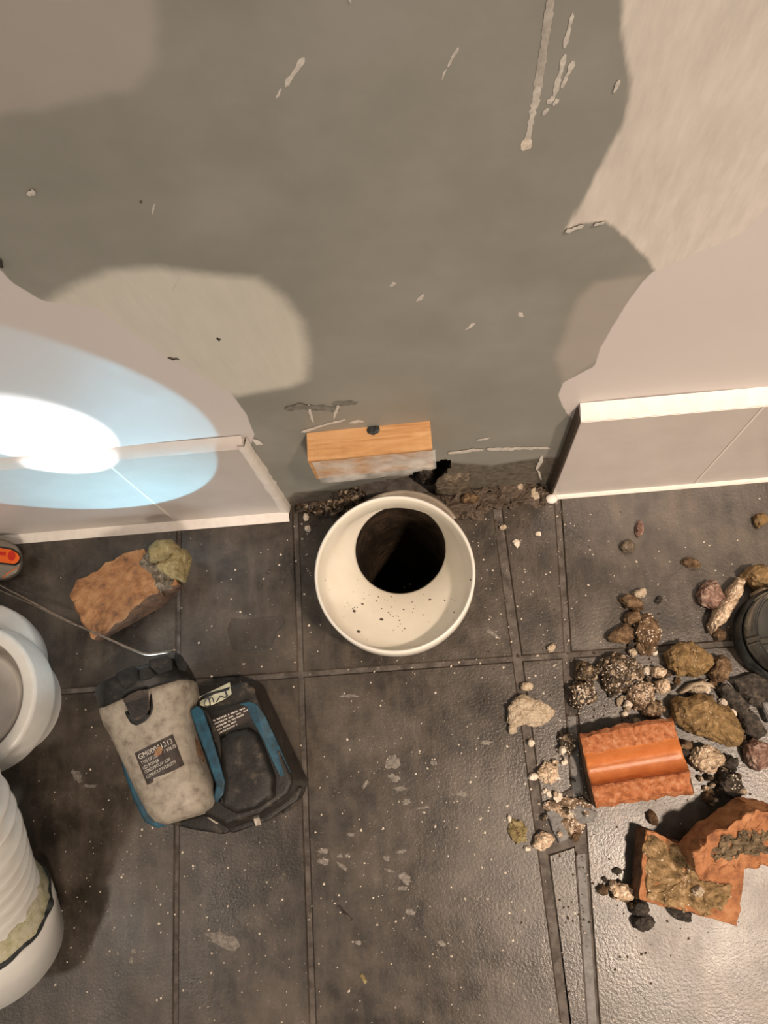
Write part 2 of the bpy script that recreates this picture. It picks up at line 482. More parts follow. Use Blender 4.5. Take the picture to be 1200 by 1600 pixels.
def build_wall():
    xs = np.concatenate([[-1.6, -1.2, -0.8, -0.6], np.arange(-0.5, 0.45, 0.003), [0.6, 0.8, 1.2, 1.6]])
    zs = np.concatenate([np.arange(-0.012, 0.62, 0.003), [0.7, 0.9, 1.2, 1.8, 2.4]])
    X, Z = np.meshgrid(xs, zs)
    nx, nz = len(xs), len(zs)
    # slight hand-trowelled unevenness
    Y = YW + 0.0012 * np.sin(X * 21 + 1.3 * np.sin(Z * 9)) * np.sin(Z * 17 + 0.7)
    verts = np.stack([X.ravel(), Y.ravel(), Z.ravel()], 1)
    idx = np.arange(nx * nz).reshape(nz, nx)
    quads = np.stack([idx[:-1, :-1], idx[:-1, 1:], idx[1:, 1:], idx[1:, :-1]], -1).reshape(-1, 4)
    cav = wpoly([(512, 790), (520, 768), (560, 758), (590, 752), (640, 744), (655, 729), (700, 718), (708, 726), (694, 744), (690, 775), (700, 800)])
    cav = [(x, z) for x, z in cav]
    cx = X.ravel()[quads].mean(1); cz = Z.ravel()[quads].mean(1)
    keep = sdf_poly(cx, cz, cav) < 0
    quads = quads[keep]
    me = bpy.data.meshes.new('wall_back')
    me.vertices.add(len(verts)); me.vertices.foreach_set('co', verts.ravel())
    me.loops.add(quads.size); me.loops.foreach_set('vertex_index', quads.ravel())
    me.polygons.add(len(quads))
    me.polygons.foreach_set('loop_start', np.arange(0, quads.size, 4))
    me.polygons.foreach_set('loop_total', np.full(len(quads), 4))
    me.polygons.foreach_set('use_smooth', np.ones(len(quads), bool))
    me.update(calc_edges=True)
    xf, zf = X.ravel(), Z.ravel()
    paint_r = wpoly([(1020, 426), (1060, 408), (1110, 388), (1160, 365), (1185, 340), (1210, 310), (1500, 200), (2000, 700), (1300, 900), (860, 800), (900, 660), (884, 645), (872, 618), (880, 598), (930, 572), (938, 545), (960, 505), (985, 465), (1005, 440)])
    paint_l = wpoly([(-300, 300), (-40, 400), (0, 425), (20, 445), (65, 472), (150, 482), (190, 510), (240, 545), (300, 580), (360, 615), (385, 650), (398, 680), (390, 700), (465, 830), (0, 900), (-600, 800)])
    d = np.maximum(sdf_poly(xf, zf, paint_r), sdf_poly(xf, zf, paint_l))
    filler = sdf_poly(xf, zf, wpoly([(70, 478), (110, 450), (170, 424), (240, 418), (340, 428), (400, 432), (440, 460), (470, 500), (482, 550), (478, 595), (455, 606), (420, 612), (370, 622), (300, 600), (180, 540)]))
    skim = sdf_poly(xf, zf, wpoly([(968, -60), (975, 60), (986, 130), (975, 190), (945, 250), (915, 310), (884, 362), (910, 352), (946, 348), (985, 378), (1015, 410), (1030, 432), (1080, 430), (1200, 380), (1400, 200), (1400, -60)]))
    thin = np.maximum(sdf_poly(xf, zf, wpoly([(-200, -60), (225, -60), (242, 30), (235, 100), (205, 140), (120, 155), (60, 175), (-200, 190)])),
                      sdf_poly(xf, zf, wpoly([(870, 560), (900, 470), (930, 440), (1010, 430), (940, 560), (880, 600)])))
    stain = sdf_poly(xf, zf, wpoly([(440, 790), (462, 768), (520, 764), (560, 758), (600, 752), (680, 744), (694, 724), (770, 729), (850, 716), (880, 716), (880, 800), (700, 820), (440, 820)]))
    for nme, arr in (('paint', d), ('filler', filler), ('skim', skim), ('thin_coat', thin), ('stain', stain)):
        a = me.attributes.new(nme, 'FLOAT', 'POINT')
        a.data.foreach_set('value', arr.astype(np.float32))
    me.materials.append(M['wall'])
    o = bpy.data.objects.new('wall_back', me)
    COL.objects.link(o)
    o['_b'] = (0, 0, 0)
    tag(o, 'grey patched plaster wall with white paint and cream filler patches behind the waste pipe', None, kind='structure')
    # cavity behind the broken plaster
    x0, x1, z0, z1, y0, y1 = -0.12, 0.05, -0.012, 0.15, YW + 0.001, YW + 0.06
    v = [(x0, y0, z0), (x1, y0, z0), (x1, y0, z1), (x0, y0, z1), (x0, y1, z0), (x1, y1, z0), (x1, y1, z1), (x0, y1, z1)]
    f = [(4, 5, 6, 7), (0, 4, 7, 3), (1, 2, 6, 5), (3, 7, 6, 2), (0, 1, 5, 4)]
    mesh_obj('wall_cavity', v, f, M['dirt'], o)
    return o


wall = build_wall()
wall_bvh = None


def flat_blob(px_pts, thick, y=YW, jitter=0):
    """thin raised plate lying on the wall; outline given on the wall"""
    top = [WL(px, py, y - thick) for px, py in px_pts]
    bot = [WL(px, py, y + 0.0006) for px, py in px_pts]
    n = len(top)
    c = sum(top, Vector()) / n
    verts = top + bot + [c + Vector((0, -thick * 0.5, 0))]
    faces = []
    for i in range(n):
        j = (i + 1) % n
        faces.append((i, j, 2 * n))
        faces.append((i, n + i, n + j, j))
    return verts, faces


rs = random.Random(5)


def streak(p0, p1, w0, w1, mat='plaster_bit', seed=0, name='plaster_smear'):
    r = random.Random(seed * 31 + int(p0[0]) * 7 + int(p0[1]))
    dx, dy = p1[0] - p0[0], p1[1] - p0[1]
    L = math.hypot(dx, dy)
    nx_, ny_ = -dy / L, dx / L
    k = max(4, int(L / 5))
    left, right = [], []
    for i in range(k + 1):
        t = i / k
        w = (w0 + (w1 - w0) * t) * (0.6 + 0.6 * r.random()) * (0.35 if i in (0, k) else 1) / 2
        off = (r.random() - 0.5) * 2.0
        x = p0[0] + dx * t + nx_ * off; y = p0[1] + dy * t + ny_ * off
        left.append((x + nx_ * w, y + ny_ * w)); right.append((x - nx_ * w, y - ny_ * w))
    v, f = flat_blob(left + right[::-1], 0.00025)
    mesh_obj(name, v, f, M[mat], wall)


STREAKS = [((475, 90), (445, 135), 10, 7), ((440, 138), (430, 156), 4, 4), ((422, 176), (417, 187), 5, 4),
           ((716, 74), (700, 105), 5, 4), ((697, 108), (690, 128), 4, 2),
           ((597, 265), (585, 295), 4, 4), ((583, 297), (571, 330), 4, 2), ((675, 274), (661, 310), 4, 4), ((657, 325), (650, 342), 4, 3),
           ((656, 350), (645, 385), 4, 3), ((643, 355), (636, 388), 3, 3),
           ((895, 20), (882, 75), 6, 8), ((896, 95), (878, 138), 9, 6), ((884, 85), (865, 150), 8, 8), ((866, 150), (855, 162), 9, 8), ((873, 155), (864, 165), 6, 6), ((858, 170), (848, 180), 6, 5),
           ((968, 125), (960, 145), 8, 6), ((912, 352), (884, 363), 5, 7), ((945, 347), (928, 352), 5, 4),
           ((570, 408), (552, 413), 6, 5), ((618, 440), (608, 448), 8, 6), ((662, 460), (650, 472), 7, 5), ((742, 505), (720, 522), 6, 4),
           ((630, 550), (622, 585), 5, 3), ((665, 540), (652, 552), 6, 6), ((790, 535), (780, 565), 4, 4), ((775, 600), (757, 628), 4, 4), ((895, 505), (880, 515), 5, 4), ((810, 488), (818, 495), 8, 6),
           ((545, -4), (548, 5), 5, 4), ((55, 300), (42, 304), 14, 8), ((242, 318), (238, 335), 4, 3), ((285, 423), (270, 455), 3, 2),
           ((482, 632), (489, 660), 4, 5), ((530, 628), (522, 655), 4, 5), ((470, 675), (540, 655), 4, 3), ((545, 660), (640, 650), 4, 3), ((700, 708), (755, 702), 5, 6), ((760, 702), (860, 700), 5, 3),
           ((745, 688), (765, 684), 3, 3), ((848, 712), (838, 735), 5, 5), ((840, 735), (846, 750), 4, 4)]
for i, (a, c, w0, w1) in enumerate(STREAKS):
    streak(a, c, w0, w1, seed=i)
# the long plaster run at the top
streak((862, -10), (840, 140), 13, 14, seed=90, mat='plaster_thin', name='plaster_run')
streak((842, 130), (824, 222), 12, 10, seed=91, name='plaster_run')
streak((830, 218), (815, 234), 14, 16, seed=92, mat='crumb', name='plaster_drip')
streak((395, 688), (410, 694), 8, 6, seed=93, mat='caulk')
for i, (a, c, w0, w1) in enumerate([((445, 640), (478, 634), 6, 12), ((460, 635), (530, 640), 9, 8), ((520, 632), (570, 628), 10, 4), ((585, 663), (640, 650), 3, 4),
                                    ((262, 560), (280, 562), 5, 3), ((338, 529), (345, 531), 4, 3), ((220, 314), (220, 318), 4, 4), ((-2, 405), (4, 420), 6, 4)]):
    streak(a, c, w0, w1, seed=200 + i, mat='dark_stone' if i > 3 else 'scuff', name='wall_scuff')


# ------------------------------------------------------------------ skirting tiles
def box_verts(x0, x1, y0, y1, z0, z1):
    return [(x0, y0, z0), (x1, y0, z0), (x1, y1, z0), (x0, y1, z0), (x0, y0, z1), (x1, y0, z1), (x1, y1, z1), (x0, y1, z1)], \
           [(0, 3, 2, 1), (4, 5, 6, 7), (0, 1, 5, 4), (1, 2, 6, 5), (2, 3, 7, 6), (3, 0, 4, 7)]


def bevel_obj(o, w, seg=2):
    bm = bmesh.new(); bm.from_mesh(o.data)
    bmesh.ops.bevel(bm, geom=list(bm.edges), offset=w, segments=seg, affect='EDGES', profile=0.6)
    bm.to_mesh(o.data); bm.free()
    return o


def strip_lumpy(path_lo, path_hi, n, amp, seed, prof=5):
    """lumpy bead between two 3D lines"""
    verts, faces = [], []
    for i in range(n + 1):
        t = i / n
        a = Vector(path_lo[0]).lerp(Vector(path_lo[1]), t)
        c = Vector(path_hi[0]).lerp(Vector(path_hi[1]), t)
        for k in range(prof + 1):
            s = k / prof
            p = a.lerp(c, s)
            bulge = math.sin(math.pi * s)
            nn = noise.noise(Vector((p.x * 120, p.z * 300, seed))) * amp
            p = p + Vector((0, -1, 1)).normalized() * (bulge * (amp * 1.2 + nn))
            verts.append(p)
    for i in range(n):
        for k in range(prof):
            q = i * (prof + 1) + k
            faces.append((q, q + 1, q + prof + 2, q + prof + 1))
    return verts, faces


SK = {'left': (0.2245, 0.1735, 0.0085), 'right': (YT, 0.180, 0.006)}     # front face, height, rise of the caulk fillet
for side, xs_, lab in (('left', [-1.14, -0.84, -0.54, -0.2406, -0.1335], 'white tiled skirting with a torn caulk end to the left of the waste pipe'),
                       ('right', [0.1105, 0.2385, 0.54, 0.84, 1.14], 'white tiled skirting with a clean cut end to the right of the waste pipe')):
    YF, ZS, RISE = SK[side]
    b_ = thing('baseboard_' + side, lab, None, ((xs_[0] + xs_[-1]) / 2, YT, 0), kind='structure')
    for i in range(len(xs_) - 1):
        v, f = box_verts(xs_[i] + (0.0008 if i else 0), xs_[i + 1] - 0.0008, YF, YW + 0.002, 0.003, ZS)
        o = mesh_obj('skirting_tile', v, f, M['ceramic'], b_)
        bevel_obj(o, 0.0007, 2)
        if i < len(xs_) - 2:
            v, f = box_verts(xs_[i + 1] - 0.001, xs_[i + 1] + 0.001, YF + 0.0002 - 0.0005, YW, 0.004, ZS - 0.0005)
            mesh_obj('grout_joint', v, f, M['caulk'], b_)
    x0, x1 = xs_[0], xs_[-1]
    v, f = strip_lumpy(((x0, YF - 0.0003, ZS - 0.001), (x1 - 0.001, YF - 0.0003, ZS - 0.001)), ((x0, YW, ZS + RISE), (x1 - 0.001, YW, ZS + RISE)), 260, 0.0006, 3)
    mesh_obj('caulk_bead', v, f, M['caulk' if side == 'right' else 'ceramic'], b_, smooth=True)
    v, f = strip_lumpy(((x0, YT - 0.0032, 0.0002), (x1, YT - 0.0032, 0.0002)), ((x0, YF + 0.001, 0.0042), (x1, YF + 0.001, 0.0042)), 260, 0.0003, 9)
    mesh_obj('caulk_bead', v, f, M['caulk'], b_, smooth=True)
    if side == 'left':
        # torn skin of caulk over the cut end
        vv, ff = [], []
        nseg = 24
        for i in range(nseg + 1):
            t = i / nseg
            z = 0.002 + t * (ZS + 0.003)
            wob = noise.noise(Vector((3.1, z * 60, 0))) * 0.0016
            wid = 0.0075 * (1 - 0.3 * t)
            vv += [(x1 - wid * 0.9 + wob, YF - 0.0004, z), (x1 + 0.0004, YF - 0.0010, z), (x1 + 0.0012 + abs(wob), YF + 0.003, z), (x1 + 0.0016 + 2 * abs(wob), YW - 0.0005 , z)]
        for i in range(nseg):
            for k in range(3):
                q = i * 4 + k
                ff.append((q, q + 1, q + 5, q + 4))
        mesh_obj('caulk_skin', vv, ff, M['caulk'], b_, smooth=True)
    else:
        v, f = box_verts(x0 - 0.0012, x0 + 0.0002, YT + 0.0012, YW, 0.006, ZS - 0.002)
        mesh_obj('brown_edge', v, f, M['dirt'], b_)  # thin brown strip over the cut end face
        c = Vector((x0 - 0.001, YT - 0.003, 0.003))
        bm = bmesh.new(); bmesh.ops.create_icosphere(bm, subdivisions=2, radius=0.006)
        vv = [c + Vector((q.co.x, q.co.y * 0.8, q.co.z * 0.5)) for q in bm.verts]; ff = [tuple(w.index for w in p.verts) for p in bm.faces]; bm.free()
        mesh_obj('caulk_blob', vv, ff, M['caulk'], b_, smooth=True)

# ------------------------------------------------------------------ floor
PIPE_C = FL(625, 856, 0.03)
PIPE_R = 0.0400


def cut_round(o, c, r):
    """cut a round hole through a floor piece"""
    bm = bmesh.new()
    bmesh.ops.create_cone(bm, cap_ends=True, segments=48, radius1=r, radius2=r, depth=0.3)
    me = bpy.data.meshes.new('cutter'); bm.to_mesh(me); bm.free()
    k = bpy.data.objects.new('cutter', me); COL.objects.link(k)
    k.location = (c.x, c.y, 0)
    md = o.modifiers.new('b', 'BOOLEAN'); md.operation = 'DIFFERENCE'; md.object = k; md.solver = 'EXACT'
    dg = bpy.context.evaluated_depsgraph_get(); dg.update()
    new = bpy.data.meshes.new_from_object(o.evaluated_get(dg))
    o.modifiers.clear(); o.data = new
    bpy.data.objects.remove(k, do_unlink=True)


floor = thing('floor', 'dark grey slate-look tiled floor strewn with grit and rubble', None, (0, 0, 0), kind='structure')
v, f = box_verts(-1.6, 1.6, -1.5, YW + 0.05, -0.03, -0.0016)
bed = mesh_obj('grout_bed', v, f, M['grout'], floor)
cut_round(bed, PIPE_C, PIPE_R + 0.0035)


def lin(p, q):
    return lambda y: p[0] + (q[0] - p[0]) * (y - p[1]) / (q[1] - p[1])


a3 = FL(788, 876); b3 = FL(885, 1600); a4 = FL(872, 790); b4 = FL(927, 1600)
LX = [lambda y: -1.03, lambda y: -0.83, lambda y: -0.63, lambda y: -0.43, lambda y: -0.2392, lambda y: -0.1278, lin(a3, b3), lin(a4, b4), lambda y: 0.31, lambda y: 0.51, lambda y: 0.71, lambda y: 0.91, lambda y: 1.11]
GAP = [0.004] * 13
GAP[4] = 0.0032; GAP[5] = 0.0042; GAP[6] = 0.0075; GAP[7] = 0.0095
ROWS = [YW + 0.005, 0.0745, -0.42, -0.92, -1.42]
for r_ in range(len(ROWS) - 1):
    yt, yb = ROWS[r_] - 0.0022, ROWS[r_ + 1] + 0.0022
    for c_ in range(len(LX) - 1):
        yo = 0.004 * ((c_ * 7) % 3 - 1) * 0.4
        def corner(k, y, s):
            return Vector((LX[k](max(y, -0.42)) + s * (GAP[k] if (r_ or k != 7) else 0.005) / 2, y, 0))
        q = [corner(c_, yb, 1), corner(c_ + 1, yb, -1), corner(c_ + 1, yt, -1), corner(c_, yt, 1)]
        broken = (c_ == 6 and r_ == 1)
        pieces = [q]
        if broken:
            # narrow strip is snapped: an upper piece, and a lower piece set a little down
            ys1, ys2 = FL(880, 1246).y, FL(880, 1330).y
            pieces = [[corner(c_, ys1 - 0.004, 1), corner(c_ + 1, ys1 + 0.006, -1), q[2], q[3]],
                      [q[0], q[1], corner(c_ + 1, ys2 + 0.003, -1), corner(c_, ys2 - 0.002, 1)]]
        for pc in pieces:
            cen = sum(pc, Vector()) / 4
            vv = []
            for z, ins in ((-0.009, 0.0), (-0.0014, 0.0), (0.0, 0.0012)):
                for p in pc:
                    dd = Vector((math.copysign(ins, cen.x - p.x), math.copysign(ins, cen.y - p.y), 0))
                    vv.append(p + dd + Vector((0, 0, z)))
            ff = [(3, 2, 1, 0), (8, 9, 10, 11)]
            for k in range(4):
                j = (k + 1) % 4
                ff += [(k, j, 4 + j, 4 + k), (4 + k, 4 + j, 8 + j, 8 + k)]
            o = mesh_obj('floor_tile', vv, ff, M['tile'], floor)
            if r_ == 0 and c_ == 5:
                cut_round(o, PIPE_C, PIPE_R + 0.0035)
# pale grout left in the wide joint
gl = []
for (ya, yb) in ((FL(900, 1335).y, -0.42), (FL(886, 1120).y, FL(890, 1245).y)):
    x = LX[7]
    vv, ff = [], []
    n = 30
    for i in range(n + 1):
        y = ya + (yb - ya) * i / n
        w = GAP[7] / 2 * (0.9 + 0.15 * noise.noise(Vector((y * 90, 1, 0))))
        vv += [(x(y) - w, y, -0.006), (x(y) - w * 0.9, y, -0.0012), (x(y) + w * 0.7, y, -0.0010), (x(y) + w, y, -0.006)]
    for i in range(n):
        for k in range(3):
            ff.append((i * 4 + k, i * 4 + k + 1, i * 4 + k + 5, i * 4 + k + 4))
    mesh_obj('joint_filler', vv, ff, M['grout_light'], floor, smooth=False)


# ------------------------------------------------------------------ lumps
def resample(pts, n):
    P = pts + [pts[0]]
    seg = [(P[i + 1] - P[i]).length for i in range(len(pts))]
    tot = sum(seg)
    out = []
    for k in range(n):
        s = tot * k / n
        i = 0
        while i < len(seg) - 1 and s > seg[i]:
            s -= seg[i]; i += 1
        out.append(P[i].lerp(P[i + 1], s / max(seg[i], 1e-9)))
    return out


DOME = [(0.86, 0.0), (0.97, 0.12), (1.0, 0.32), (0.96, 0.55), (0.86, 0.76), (0.70, 0.90), (0.50, 0.97), (0.28, 1.0)]
SLAB = [(0.98, 0.0), (1.0, 0.2), (1.0, 0.5), (1.0, 0.8), (0.985, 0.95), (0.95, 1.0), (0.78, 1.0), (0.55, 1.0), (0.28, 1.0)]
FLAT = [(0.97, 0.0), (1.0, 0.3), (0.97, 0.7), (0.90, 0.92), (0.72, 1.0), (0.45, 1.0), (0.2, 1.0)]


def lump_geo(outline, z0, h, prof=DOME, n=44, amp=0.10, freq=1.0, seed=0, tilt=(0, 0)):
    n = int(n * 1.5)
    pp = []
    for i in range(len(prof) - 1):
        pp += [prof[i], tuple((a + b) / 2 for a, b in zip(prof[i], prof[i + 1]))]
    prof = pp + [prof[-1], (prof[-1][0] * 0.5, 1.0)]
    pts = resample(outline, n)
    c = sum(pts, Vector()) / n
    size = sum((p - c).length for p in pts) / n
    verts, faces = [], []
    sv = Vector((seed * 3.17, seed * 1.31, seed * 0.7))
    def disp(p, k):
        q = (p - c) / size * 1.6 * freq + sv
        a = noise.fractal(q, 1.0, 2.2, 4)
        b = noise.fractal(q + Vector((9.2, 3.3, 1.1)), 1.0, 2.2, 4)
        d = noise.fractal(q + Vector((1.2, 7.3, 5.1)), 1.0, 2.2, 4)
        q2 = (p - c) * (420 if size < 0.03 else 300) + sv
        e = noise.ridged_multi_fractal(q2 * 0.5, 0.9, 2.1, 3, 1.0, 2.0) - 1.0
        return Vector((a, b, d * 0.9)) * size * amp * 1.55 * k + (Vector((p.x - c.x, p.y - c.y, size * 0.7)).normalized() * e * min(size * 0.07, 0.0012) * (1 if amp > 0.02 else 0))
    for ri, (s, zf) in enumerate(prof):
        for p in pts:
            w = Vector((c.x + (p.x - c.x) * s, c.y + (p.y - c.y) * s, z0 + h * zf))
            w.z += zf * ((w.x - c.x) * tilt[0] + (w.y - c.y) * tilt[1])
            d = disp(w, 1.0 if zf > 0 else 0.5)
            if zf == 0: d.z = 0
            w += d
            w.z = max(w.z, z0)
            verts.append(w)
    top = Vector((c.x, c.y, z0 + h)); top += disp(top, 1); top.z = max(top.z, z0 + h * .5)
    verts.append(top)
    R_ = len(prof)
    faces.append(tuple(range(n))[::-1])
    for r in range(R_ - 1):
        for k in range(n):
            j = (k + 1) % n
            faces.append((r * n + k, r * n + j, (r + 1) * n + j, (r + 1) * n + k))
    for k in range(n):
        faces.append(((R_ - 1) * n + k, (R_ - 1) * n + (k + 1) % n, R_ * n))
    return verts, faces, c


def ell(cx, cy, rx, ry, rot=0, n=14, seed=0, wob=0.18):
    r = random.Random(seed)
    out = []
    ca, sa = math.cos(math.radians(rot)), math.sin(math.radians(rot))
    for i in range(n):
        a = 2 * math.pi * i / n
        k = 1 + (r.random() - 0.5) * 2 * wob
        x, y = rx * k * math.cos(a), ry * k * math.sin(a)
        out.append((cx + x * ca - y * sa, cy + x * sa + y * ca))
    return out


def grains_geo(verts, faces, count, smin, smax, seed, z0):
    """tiny angular grains stuck on a lump"""
    r = random.Random(seed)
    V, F = [], []
    tris = [f for f in faces if len(f) in (3, 4)]
    for _ in range(count):
        f = r.choice(tris)
        p = sum((Vector(verts[i]) for i in f), Vector()) / len(f)
        p += Vector((r.uniform(-1, 1), r.uniform(-1, 1), 0)) * smax * 0.6
        s = r.uniform(smin, smax)
        b = len(V)
        M3 = Matrix.Rotation(r.random() * 6, 3, 'X') @ Matrix.Rotation(r.random() * 6, 3, 'Z')
        for q in ((1, 0, 0), (-.9, .2, 0), (0, .8, .2), (0, -1, 0), (0, 0, .9), (.1, 0, -.8)):
            w = p + M3 @ (Vector(q) * s * r.uniform(0.7, 1.1))
            w.z = max(w.z, z0)
            V.append(w)
        F += [(b, b + 2, b + 4), (b + 2, b + 1, b + 4), (b + 1, b + 3, b + 4), (b + 3, b, b + 4), (b + 2, b, b + 5), (b + 1, b + 2, b + 5), (b + 3, b + 1, b + 5), (b, b + 3, b + 5)]
    return V, F


def rubble(name, label, cat, out, h, mat, z0=0.0, prof=DOME, amp=0.12, freq=1.0, seed=1, n=44, grains=None, group=None, tilt=(0, 0), smooth=False):
    O = [FL(x, y, z0 + h * 0.35) for x, y in out]
    v, f, c = lump_geo(O, z0, h, prof, n, amp, freq, seed, tilt)
    base = Vector((c.x, c.y, z0))
    if not grains:
        o = mesh_obj(name, v, f, M[mat], None, base, smooth=smooth)
        return tag(o, label, cat, group)
    root = thing(name, label, cat, base, group)
    mesh_obj('lump', v, f, M[mat], root, smooth=smooth)
    cnt, smin, smax, gm = grains
    gv, gf = grains_geo(v, f, cnt, smin, smax, seed, z0 + 0.0003)
    g = mesh_obj('stuck_grit', gv, gf, M[gm], root)
    g['kind'] = 'stuff'
    return root


# ------------------------------------------------------------------ waste pipe socket
def ring_loft(rings, n=72, cap=False):
    """rings: list of (centre, radius)"""
    verts, faces = [], []
    for c, r in rings:
        for k in range(n):
            a = 2 * math.pi * k / n
            verts.append((c[0] + r * math.cos(a), c[1] + r * math.sin(a), c[2]))
    for i in range(len(rings) - 1):
        for k in range(n):
            j = (k + 1) % n
            faces.append((i * n + k, i * n + j, (i + 1) * n + j, (i + 1) * n + k))
    if cap:
        faces.append(tuple(range((len(rings) - 1) * n, len(rings) * n)))
    return verts, faces


ZR = 0.088
RC = FL(616, 894, ZR)
R_OUT = 129 * (CAM_H - ZR) / FPX * 1.0
root = thing('pan_connector', 'cream plastic offset pipe socket standing open at the foot of the wall', 'pipe', (RC.x, RC.y, 0))


def cc(t, z):
    return (RC.x + (PIPE_C.x - RC.x) * t, RC.y + (PIPE_C.y - RC.y) * t, z)


w = 0.0030
outer = [(cc(0, ZR), R_OUT - 0.0008), (cc(0, ZR - 0.001), R_OUT), (cc(0, ZR - 0.022), R_OUT), (cc(0, ZR - 0.024), R_OUT - 0.0012), (cc(0.12, ZR - 0.034), R_OUT - 0.004),
         (cc(0.55, 0.036), R_OUT - 0.010), (cc(1, 0.016), PIPE_R + 0.0085), (cc(1, 0.0), PIPE_R + 0.003), (cc(1, -0.03), PIPE_R + 0.003)]
inner = [(cc(1, -0.03), PIPE_R), (cc(1, 0.026), PIPE_R), (cc(0.98, 0.029), PIPE_R + 0.0012), (cc(0.6, 0.046), R_OUT - 0.0135), (cc(0.2, 0.058), R_OUT - 0.0065), (cc(0, 0.064), R_OUT - w - 0.001),
         (cc(0, ZR - 0.004), R_OUT - w - 0.0002), (cc(0, ZR - 0.0005), R_OUT - w + 0.0004), (cc(0, ZR), R_OUT - 0.0022)]
v, f = ring_loft(outer, 96)
mesh_obj('socket_body', v, f, M['pvc'], root, smooth=True)
v, f = ring_loft(inner, 96)
body_in = mesh_obj('socket_lining', v, f, M['pvc'], root, smooth=True)
v, f = ring_loft([(cc(0, ZR), R_OUT - 0.0023), (cc(0, ZR + 0.0006), R_OUT - 0.0018), (cc(0, ZR + 0.0006), R_OUT - 0.0012), (cc(0, ZR), R_OUT - 0.0007)], 96)
mesh_obj('rim', v, f, M['white_plastic'], root, smooth=True)
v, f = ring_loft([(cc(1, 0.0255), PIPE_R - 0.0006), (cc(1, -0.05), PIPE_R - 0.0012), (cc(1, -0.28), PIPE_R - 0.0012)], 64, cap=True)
mesh_obj('drain_pipe', v, f, M['pvc_dirty_shade'], root, smooth=True)
# dirt flecks on the sloping inside
bi = bvh_of(body_in)
rr_ = random.Random(11)
gv, gf = [], []
spots = [(560, 987, 4), (596, 968, 4), (553, 955, 4), (672, 937, 3), (736, 906, 2.5), (566, 944, 3), (695, 938, 2)] + \
        [(rr_.gauss(600, 40), rr_.gauss(945, 16), rr_.uniform(0.6, 1.8)) for _ in range(42)] + [(rr_.uniform(500, 730), rr_.uniform(905, 1000), rr_.uniform(0.5, 1.2)) for _ in range(36)]
for px, py, s in spots:
    p = drape(px, py, bi, 0.0002)
    k = len(gv); s *= 0.0005
    for q in ((1, 0, 0), (-1, .1, 0), (0, .7, 0), (0, -.8, 0), (0, 0, .6), (0, 0, -.5)):
        gv.append(p + Vector(q) * s)
    gf += [(k, k + 2, k + 4), (k + 2, k + 1, k + 4), (k + 1, k + 3, k + 4), (k + 3, k, k + 4), (k + 2, k, k + 5), (k + 1, k + 2, k + 5), (k + 3, k + 1, k + 5), (k, k + 3, k + 5)]
g = mesh_obj('dirt_flecks', gv, gf, M['dirt'], root); g['kind'] = 'stuff'

# soil pipe stub behind the socket, in the broken-out wall
pts = []
n = 48
vv, ff = [], []
for z, r in ((0.0, 0.054), (0.046, 0.054), (0.048, 0.0525), (0.048, 0.050), (0.0, 0.050)):
    for k in range(n + 1):
        a = math.pi * (0.13 + 0.74 * k / n)
        vv.append((PIPE_C.x + 0.002 + r * math.cos(a), PIPE_C.y - 0.002 + r * math.sin(a) * 0.93, z))
for i in range(4):
    for k in range(n):
        q = i * (n + 1) + k
        ff.append((q, q + 1, q + n + 2, q + n + 1))
mesh_obj('pipe_sleeve', vv, ff, M['pvc_beige'], root, smooth=True)

# ------------------------------------------------------------------ timber offcut on the wall
pa, pb = WL(481, 681, YW), WL(672, 659, YW)
zt = 0.1755
dep = 0.0215
x0, x1 = pa.x, pb.x
root = thing('timber_batten', 'short pine batten fixed to the wall above the waste pipe, wrapped in milky tape', 'batten', ((x0 + x1) / 2, YW, zt - 0.03))
yf = YW - dep
vv, ff = [], []
zb = zt - 0.042
ncut = 60
notch = x0 + (x1 - x0) * 0.545
for i in range(ncut + 1):
    x = x0 + (x1 - x0) * i / ncut
    dn = max(0.0, 1 - abs(x - notch) / 0.0045) * 0.008
    dz = 0.0004 * noise.noise(Vector((x * 200, 0, 0)))
    sk = 0.004 * i / ncut
    vv += [(x, YW - dn, zt + sk), (x, yf, zt + dz + sk), (x, yf - 0.0005, zt - 0.001 + sk), (x, yf, zb + sk), (x, YW, zb + sk)]
for i in range(ncut):
    for k in range(4):
        q = i * 5 + k
        ff.append((q, q + 1, q + 6, q + 5))
    ff.append((i * 5 + 4, i * 5, i * 5 + 5, i * 5 + 9))
ff.append((0, 4, 3, 2, 1)); e = ncut * 5
ff.append((e, e + 1, e + 2, e + 3, e + 4))
mesh_obj('wood_block', vv, ff, M['wood'], root)
vv, ff = [], []
nx_, nz_ = 44, 12
for i in range(nx_ + 1):
    s = i / nx_
    x = x0 + 0.003 + (x1 - x0 - 0.001) * s
    top = zt - 0.001 + 0.004 * s + 0.002 * noise.noise(Vector((s * 7, 3, 0)))
    bot = zb - 0.002 + 0.004 * noise.noise(Vector((s * 5, 8, 0))) + 0.012 * s ** 3
    for k in range(nz_ + 1):
        t = k / nz_
        z = top + (bot - top) * t
        y = yf - 0.0012 - 0.0012 * abs(noise.noise(Vector((s * 9, t * 5, 2)))) - 0.002 * (t ** 2)
        vv.append((x, y, z))
for i in range(nx_):
    for k in range(nz_):
        q = i * (nz_ + 1) + k
        ff.append((q, q + 1, q + nz_ + 2, q + nz_ + 1))
mesh_obj('tape', vv, ff, M['film'], root, smooth=True)
nc = Vector((notch, YW - 0.003, zt + 0.002))
v, f, c = lump_geo([nc + Vector((0.005 * math.cos(a), 0.004 * math.sin(a), 0)) for a in np.linspace(0, 6.28, 12, endpoint=False)], nc.z - 0.001, 0.003, seed=3, n=16)
mesh_obj('notch_dark_lump', v, f, M['black_gap'], root)  # added black lump, stands in for the dark inside of the notch

